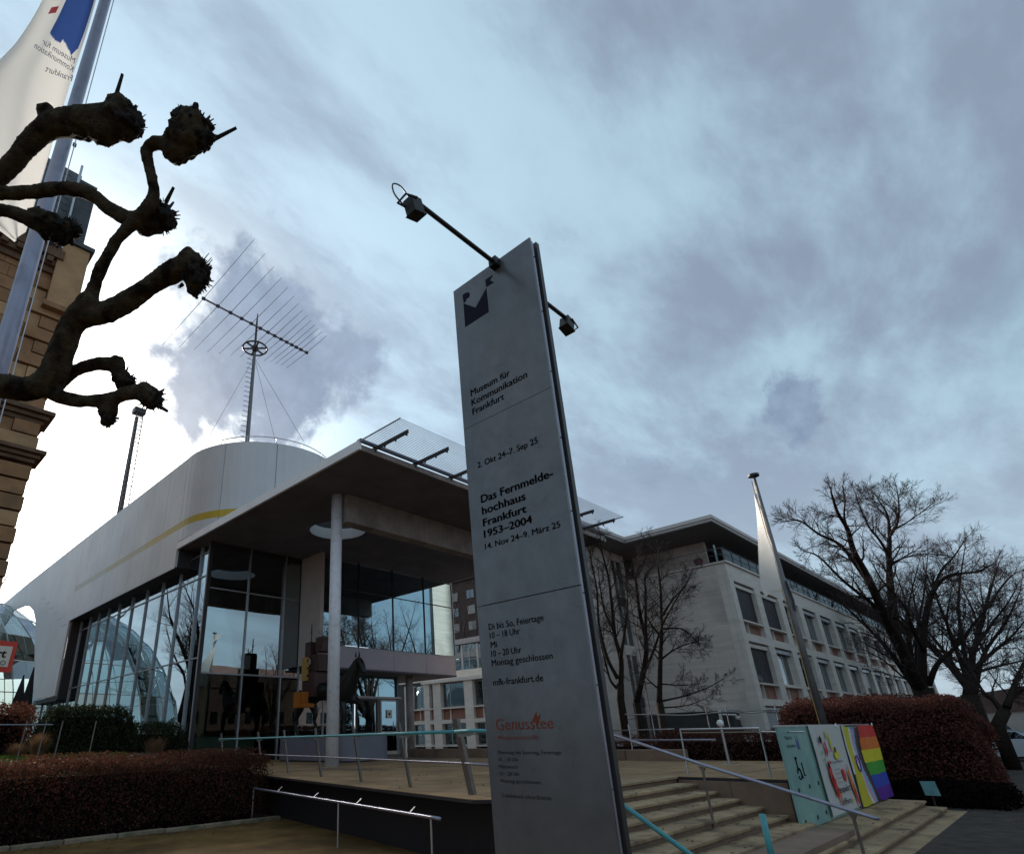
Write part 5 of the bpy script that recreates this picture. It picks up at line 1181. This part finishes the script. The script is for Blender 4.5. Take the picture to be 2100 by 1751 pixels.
def free_tree(seed,x,y,h,r,spread=.5,nl=7,lab='',maxl=3,ch=6,group=None,z0=0,nm='bare_tree',n_=9,L=None):
    t=Branches(seed); g=random.Random(seed); hh=h*.28; t.tr.tube([(x,y,z0),(x+.1,y,z0+hh*.5),(x,y+.1,z0+hh)],[r,r*.8,r*.7],10)
    for i in range(nl):
        a=i*6.283/nl+g.uniform(-.3,.3); s_=spread*h*g.uniform(.35,1.0)*(0.25 if i==0 else 1); top=h*g.uniform(.75,1.0)
        p=[(x,y,z0+hh*.85),(x+s_*.25*math.cos(a),y+s_*.25*math.sin(a),z0+hh+(top-hh)*.3),(x+s_*.6*math.cos(a),y+s_*.6*math.sin(a),z0+hh+(top-hh)*.6),(x+s_*.9*math.cos(a+.2),y+s_*.9*math.sin(a+.2),z0+top*.93)]
        t.limb(p,r*.45,.03,maxl,ch,.10,n_,L=L or h*.2,start=.2)
    return t.build(nm,lab,'tree',(x,y,z0),group)
free_tree(61,9.2,84,29,.5,.30,7,'tall bare tree in the glare at far left behind the white shell',3,6,'trees behind the museum')
free_tree(62,3.5,78,27,.5,.35,6,'bare tree half hidden behind the sandstone building corner',3,6,'trees behind the museum')
free_tree(63,68,62,24,.5,.3,6,'bare tree in front of the dark brick block, nearer the glazed box',3,5,'trees by the brick block')
free_tree(64,73,62,23,.5,.3,6,'bare tree in front of the dark brick block, beside the pillar',3,5,'trees by the brick block')
free_tree(65,58,4.6,14,.4,.42,8,'wide bare tree filling the right edge behind the parked cars',3,8,'bare trees by the street',n_=12,L=3.2)
free_tree(66,66,8.5,17,.4,.36,8,'bare tree further back between the dense tree and the right edge',3,8,'bare trees by the street',n_=11,L=3.2)
# trees that show as reflections in the hall and box glass
RG='bare trees mirrored in the museum glass'
free_tree(71,-3.5,56,19,.65,.42,8,'bare tree with gnarled crown mirrored in the long side glazing',3,7,RG,L=4.2)
free_tree(72,-13,78,22,.6,.4,7,'bare tree mirrored near the far end of the side glazing',3,6,RG)
free_tree(73,-22,66,18,.5,.4,6,'bare tree beyond the garden mirrored small in the side glazing',3,6,RG)
free_tree(74,47,-7,17,.5,.4,7,'bare tree mirrored in the right of the glazed box',3,7,RG)
free_tree(75,56,-10,18,.5,.4,7,'bare tree mirrored beside the column in the glazed box',3,6,RG)
free_tree(76,38,-14,13,.4,.4,6,'smaller bare tree mirrored in the middle of the glazed box',3,6,RG)
free_tree(77,24,-26,12,.4,.45,6,'bare street tree mirrored in the hall front glass',3,6,RG)
# houses across the street, mirrored in the glass
def house(x0,y0,x1,y1,h,lab,m,rm,seed=0):
    t=thing('town_house',lab,'house',((x0+x1)/2,(y0+y1)/2,0)); box('wall',(x0,y0,0),(x1,y1,h),m,t)
    ym=(y0+y1)/2; MB().add([(x0-.3,y0-.3,h),(x1+.3,y0-.3,h),(x1+.3,y1+.3,h),(x0-.3,y1+.3,h),(x0,ym,h+4),(x1,ym,h+4)],[(0,1,5,4),(2,3,4,5),(0,4,3),(1,2,5)]).build('roof',rm,t)
    nx=int((x1-x0)/3); ny=int((y1-y0)/3)
    for k in range(int(h/3.2)):
        for i in range(nx): box('window',(x0+1+i*3,y1+.0,1+k*3.2),(x0+2.2+i*3,y1+.06,2.8+k*3.2),M_glass3,t)
        for i in range(ny): box('window',(x1,y0+1+i*3,1+k*3.2),(x1+.06,y0+2.2+i*3,2.8+k*3.2),M_glass3,t)
house(2,-52,30,-40,7,'dark town house across the street mirrored in the hall front glass',M_brick,M_slate)
house(34,-54,70,-42,9.5,'long town house across the street mirrored low in the glazed box',M_brick,M_brick)
house(-44,74,-30,110,10,'low town house mirrored at the far end of the side glazing',M_farw,M_slate)
house(-46,46,-34,70,9,'brick town house mirrored under the gnarled tree in the side glazing',M_brick,M_slate)
# ================================================================== HEDGES, LAWN, SHRUBS
def hedge(nm,lab,cat,x0,x1,y0,y1,z0,z1,n,m,size,seed,core=.22,bulge=.12,group=None,tw=300,rnd=0,lo=0):
    t=thing(nm,lab,cat,((x0+x1)/2,(y0+y1)/2,z0),0,group)
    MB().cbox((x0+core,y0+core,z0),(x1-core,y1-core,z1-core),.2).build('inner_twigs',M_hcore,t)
    sm=boxshell(x0,x1,y0,y1,z0,z1,bulge)
    def s2(g,n_):
        p=sm(g,n_)
        if lo: p=p[g.uniform(0,1,n_)<(1-lo)+lo*np.clip((p[:,2]-z0)/(z1-z0),0,1)**.8]
        if rnd:
            # round the upper corners
            cx_,cy_=(x0+x1)/2,(y0+y1)/2; u=(p[:,0]-cx_)/((x1-x0)/2); v=(p[:,1]-cy_)/((y1-y0)/2); w=np.clip((p[:,2]-z0)/(z1-z0),0,1)
            d=np.maximum(np.abs(u)-.75,0)*4; e=np.maximum(np.abs(v)-.75,0)*4; p[:,2]-=rnd*(np.maximum(d,e)**2)*w**3
        return p
    v,f=leaf_cloud(n,s2,size,seed); fast_mesh('foliage',v,f,m,t,kind='stuff')
    b=MB(); g=random.Random(seed)
    for i in range(tw):
        p=Vector((g.uniform(x0,x1),y0+g.uniform(-.02,.2),g.uniform(z0,z1-.1))); q=p+Vector((g.gauss(0,.12),g.gauss(-.02,.08),g.uniform(.1,.35))); b.tube([p,q],[.006,.003],3,cap=False)
    b.build('twigs',M_twig,t,fix=False,kind='stuff'); return t
hedge('beech_hedge','low clipped beech hedge with brown winter leaves behind the kerb at lower left','hedge',-3,8.5,14.05,15.5,0,1.37,90000,M_leaf,.028,5,tw=2500,lo=.9,bulge=.19)
hedge('tall_hedge','tall clipped dark red brown hedge with a rounded end right of the rainbow flag','hedge',21.9,24.0,1.95,6.35,0,2.33,62000,M_leaf2,.036,6,rnd=.30,tw=500,bulge=.16)
hedge('tall_hedge','taller dark red hedge behind the flagpole seen over the turquoise board','hedge',24.6,40,3.75,7.0,0,2.6,26000,M_leaf2,.055,16,rnd=.2,tw=20)
hedge('low_hedge','low brown hedge behind the steel barrier at the back of the terrace','hedge',18.95,20.1,4.3,9.0,.3,1.62,16000,M_leaf2,.035,7,tw=200)
hedge('low_hedge','dark brown hedge behind the low rail near the pillar','hedge',19.6,21.0,9.2,15.0,.3,1.5,10000,M_leaf2,.035,8,tw=100)
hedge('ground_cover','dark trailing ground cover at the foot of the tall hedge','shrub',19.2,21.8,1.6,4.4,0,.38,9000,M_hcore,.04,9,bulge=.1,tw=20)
hedge('evergreen_shrub','broad dark evergreen shrub in front of the long side glazing','shrub',5.0,7.7,21.0,22.4,1.0,2.75,22000,M_shrub,.040,10,rnd=.6,bulge=.25,tw=60)
hedge('evergreen_shrub','low dark shrub at the corner of the hall glass','shrub',7.6,10.2,22.5,24.0,.8,2.25,14000,M_shrub,.04,12,rnd=.5,bulge=.22,tw=40)
hedge('garden_hedge','brown garden hedge behind the white rail at far left','hedge',0.5,5.1,23.0,24.4,1.0,2.9,16000,M_leaf,.045,11,bulge=.2,tw=40)
lawn=MB(); nx_,ny_=24,16; vs=[(-6+i*14.0/nx_,15.6+j*9.4/ny_,min(1.46,.75+.09*j+.03*math.sin(i*.9))) for j in range(ny_+1) for i in range(nx_+1)]
lawn.add(vs,[(j*(nx_+1)+i,j*(nx_+1)+i+1,(j+1)*(nx_+1)+i+1,(j+1)*(nx_+1)+i) for j in range(ny_) for i in range(nx_)])
lawn.add([(-6,15.6,0),(8,15.6,0),(8,15.6,.8),(-6,15.6,.8)],[(0,1,2,3)]).build('lawn',M_earth,kind='structure')
MB().add([(-6,24.9,1.44),(8,24.9,1.44),(11,40,1.0),(10,60,.6),(-20,60,.6),(-20,24.9,1.4)],[(0,1,2,3,4,5)]).build('garden_ground',M_earth,kind='structure')
def grass_s(g,n):
    p=np.stack([g.uniform(0.5,7.2,n),g.uniform(16,23,n),np.zeros(n)],1); j=(p[:,1]-15.6)/9.4*16; p[:,2]=np.minimum(1.46,.75+.09*j)+.03; return p
v,f=leaf_cloud(26000,grass_s,.035,14); v[:,2]=v[:,2]; fast_mesh('grass',v,f,M_grass,None,kind='stuff')
def tuft(x,y,z,h,seed,lab,grp='dry grass tufts'):
    b=MB(); g=random.Random(seed)
    for i in range(500):
        a=g.uniform(0,6.28); r=g.uniform(0,.12); s_=g.uniform(.05,.55)*h*.8; p=Vector((x+r*math.cos(a),y+r*math.sin(a),z)); hh=h*g.uniform(.6,1.05)
        q=p+Vector((s_*.4*math.cos(a),s_*.4*math.sin(a),hh*.6)); e=p+Vector((s_*math.cos(a),s_*math.sin(a),hh)); w=Vector((-math.sin(a),math.cos(a),0))*.007
        b.add([p-w,p+w,q+w,q-w,e],[(0,1,2,3),(3,2,4)])
    b.build('dry_grass_tuft',M_tuft,None,label=lab,cat='grass tuft',group=grp,fix=False)
tuft(4.75,20.2,1.25,.85,1,'pale dry grass tuft on the lawn below the garden rail'); tuft(8.2,20.6,1.0,.95,2,'reddish dry grass tuft beside the corner of the hall glass'); tuft(4.3,20.6,1.25,.6,3,'small dry grass tuft left of the pale one')
# parasols, red sign
for i,(x,y,zt_,zb_) in enumerate(((6.62,33.5,4.75,2.6),(7.12,34.2,5.2,2.6))):
    p=thing('folded_parasol',['shorter black folded parasol left of the taller one, in front of the dome','taller black folded parasol against the white shell leg'][i],'parasol',(x,y,1.2),0,'folded parasols in the garden')
    MB().tube([(x,y,1.0),(x,y,zt_+.1)],.035,8).build('pole',M_dark,p)
    pr_=[(.06,3.0-1.9),(.34,3.35-1.9),(.36,3.7-1.9),(.26,4.2-1.9),(.04,zt_-zb_+.75)] 
    b=MB(); prof=[(.10,0),(.30,.25),(.33,.6),(.22,1.2),(.04,zt_-zb_)]; b.lathe((x,y,zb_),prof,14)
    b.v=[(v[0]+( .0),v[1],v[2]) for v in b.v]; b.build('canopy',M_umb,p,smooth=True)
    MB().lathe((x,y,1.4),[(.2,0),(.3,.4),(.22,1.0),(.12,1.25)],10).build('cover_skirt',M_umb,p)
rs=thing('red_sign','red framed cream notice board cut off by the left edge of the view','sign',(1.6,12,0))
A_,B_,C_,D_=[ony(x,y,12) for x,y in ((-60,1308),(37.5,1315.5),(22,1378),(-75,1374))]
cen=(A_+B_+C_+D_)/4
MB().extr([A_,B_,C_,D_],(0,.04,0)).build('frame',M_red,rs)
q=[ony(x,y,11.985) for x,y in ((-50,1320),(27,1325),(15,1367),(-62,1362))]; MB().extr(q,(0,.012,0)).build('face',M_signw,rs)
a=ony(-34,1344,11.98); e=ony(11,1347,11.98); text('Ort',tuple(a),tuple(e),.13,M_print,rs,ydir=(0.12,0,.99),bold=.02)
MB().tube([tuple(ony(6,1358,11.975)+Vector((.035*math.cos(k*.628),0,.035*math.sin(k*.628)))) for k in range(11)],.004,4,cap=False).build('seal_mark',M_print,rs)
MB().tube([(1.30,12.1,0),(1.42,12.1,3.3)],.03,8).build('post',M_steel,rs)
# ================================================================== CARS
def car(x,y,rz,m,lab,nm='parked_car',s=1.0,van=False):
    t=thing(nm,lab,'car',(x,y,0),rz,'cars parked along the street'); mw=Matrix.Translation((x,y,0))@Matrix.Rotation(rz,4,'Z')
    def W(ps): return [tuple(mw@Vector(p)) for p in ps]
    prof=[(-2.15,.35),(-2.2,.7),(-2.05,.95),(-1.2,1.02),(-.75,1.38 if not van else 1.7),(.9,1.42 if not van else 1.8),(1.75,1.0 if not van else 1.7),(2.1,.9),(2.15,.4),(1.7,.22),(-1.7,.22)]
    prof2=[(a*s,b_) for a,b_ in prof]; n_=len(prof2); b=MB(); vs=[]
    for w_,sh in ((-.88,0),(-.80,1),(.80,1),(.88,0)):
        for (px_,pz) in prof2:
            inset=.12 if pz>1.1 else 0; yy_=w_*(1-inset*1.4) if pz>1.1 else w_; vs.append((px_*(.985 if sh==0 else 1),yy_ if sh==0 else w_*.97,pz+( .0 if sh==0 else .012)))
    fs=[tuple(range(n_))]+[(k*n_+i,k*n_+(i+1)%n_,(k+1)*n_+(i+1)%n_,(k+1)*n_+i) for k in range(3) for i in range(n_)]+[tuple(range(3*n_,4*n_))[::-1]]
    b.add(W(vs),fs).build('body',m,t,smooth=False)
    for sg in (-1,1):
        zt_=1.32 if not van else 1.66
        MB().add(W([(-1.05,sg*.885,1.0),(1.45,sg*.885,1.0),(.85,sg*.80,zt_),(-.68,sg*.80,zt_)]),[(0,1,2,3)]).build('side_window',M_carg,t)
        for xx in (-1.35,1.35):
            c0=W([(xx,sg*.70,.33),(xx,sg*.90,.33)]); wh=MB().tube(c0,.33,16).build('wheel',M_tyre,t); MB().tube(W([(xx,sg*.89,.33),(xx,sg*.915,.33)]),.2,12).build('rim',M_steel,wh)
        MB().box((-.02,0,0),(0,0,0)); MB().add(W([(-2.19,sg*.55-.15,.68),(-2.19,sg*.55+.15,.68),(-2.12,sg*.55+.15,.84),(-2.12,sg*.55-.15,.84)]),[(0,1,2,3)]).build('headlight',M_lamp,t)
    MB().add(W([(-1.22,-.72,1.03),(-1.22,.72,1.03),(-.80,.66,zt_),(-.80,-.66,zt_)]),[(0,1,2,3)]).build('windscreen',M_carg,t)
car(43.5,3.2,R(100),M_carw,'silver car parked beyond the end of the tall hedge')
car(47.5,3.8,R(95),M_card,'dark van parked behind the silver car',s=1.1,van=True)
car(49.5,1.0,R(95),M_card,'dark car at the right edge beyond the hedge')
# far street backdrop houses on the right
house(130,-30,160,30,3.2,'low far house beyond the street trees at the right edge',M_farw,M_brick)

def litter(g,n):
    p=np.stack([g.uniform(7.5,18.3,n),g.uniform(2.3,5.5,n),np.zeros(n)],1)
    for y0,z in ((5.15,.839),(4.80,.734),(4.45,.629),(4.10,.524),(3.76,.419),(3.42,.314)):
        m=(p[:,1]>=y0)&(p[:,2]==0)&(p[:,0]<12.1); p[m,2]=z
    m=(p[:,2]==0)&(p[:,1]>2.9)&(p[:,1]<3.4); p[m,2]=.212
    m=(p[:,2]==0)&(p[:,1]<=2.86)&(p[:,1]>2.56); p[m,2]=.108
    p=p[p[:,2]>0]; q=np.stack([g.uniform(-2,8,n*2),13.85-g.exponential(.35,n*2),np.full(n*2,.012)],1); q=q[q[:,1]>9]
    w=np.stack([g.uniform(7.5,18,n//2),g.uniform(6,16,n//2),np.full(n//2,TZ+.012)],1); k=np.stack([g.uniform(17,26,n//2),1.6-g.exponential(.5,n//2),np.full(n//2,.01)],1)
    return np.concatenate([p,q,w,k])+np.array([0,0,.008])
v,f=leaf_cloud(420,litter,.030,99); v=v.reshape(-1,4,3); zc=v[:,:,2].mean(1,keepdims=True); v[:,:,2]=zc+(v[:,:,2]-zc)*.25; fast_mesh('fallen_leaves',v.reshape(-1,3),f,mat('fallen_leaf',(.10,.05,.02),.9,0,.6,20,spec=.1),None,kind='stuff')
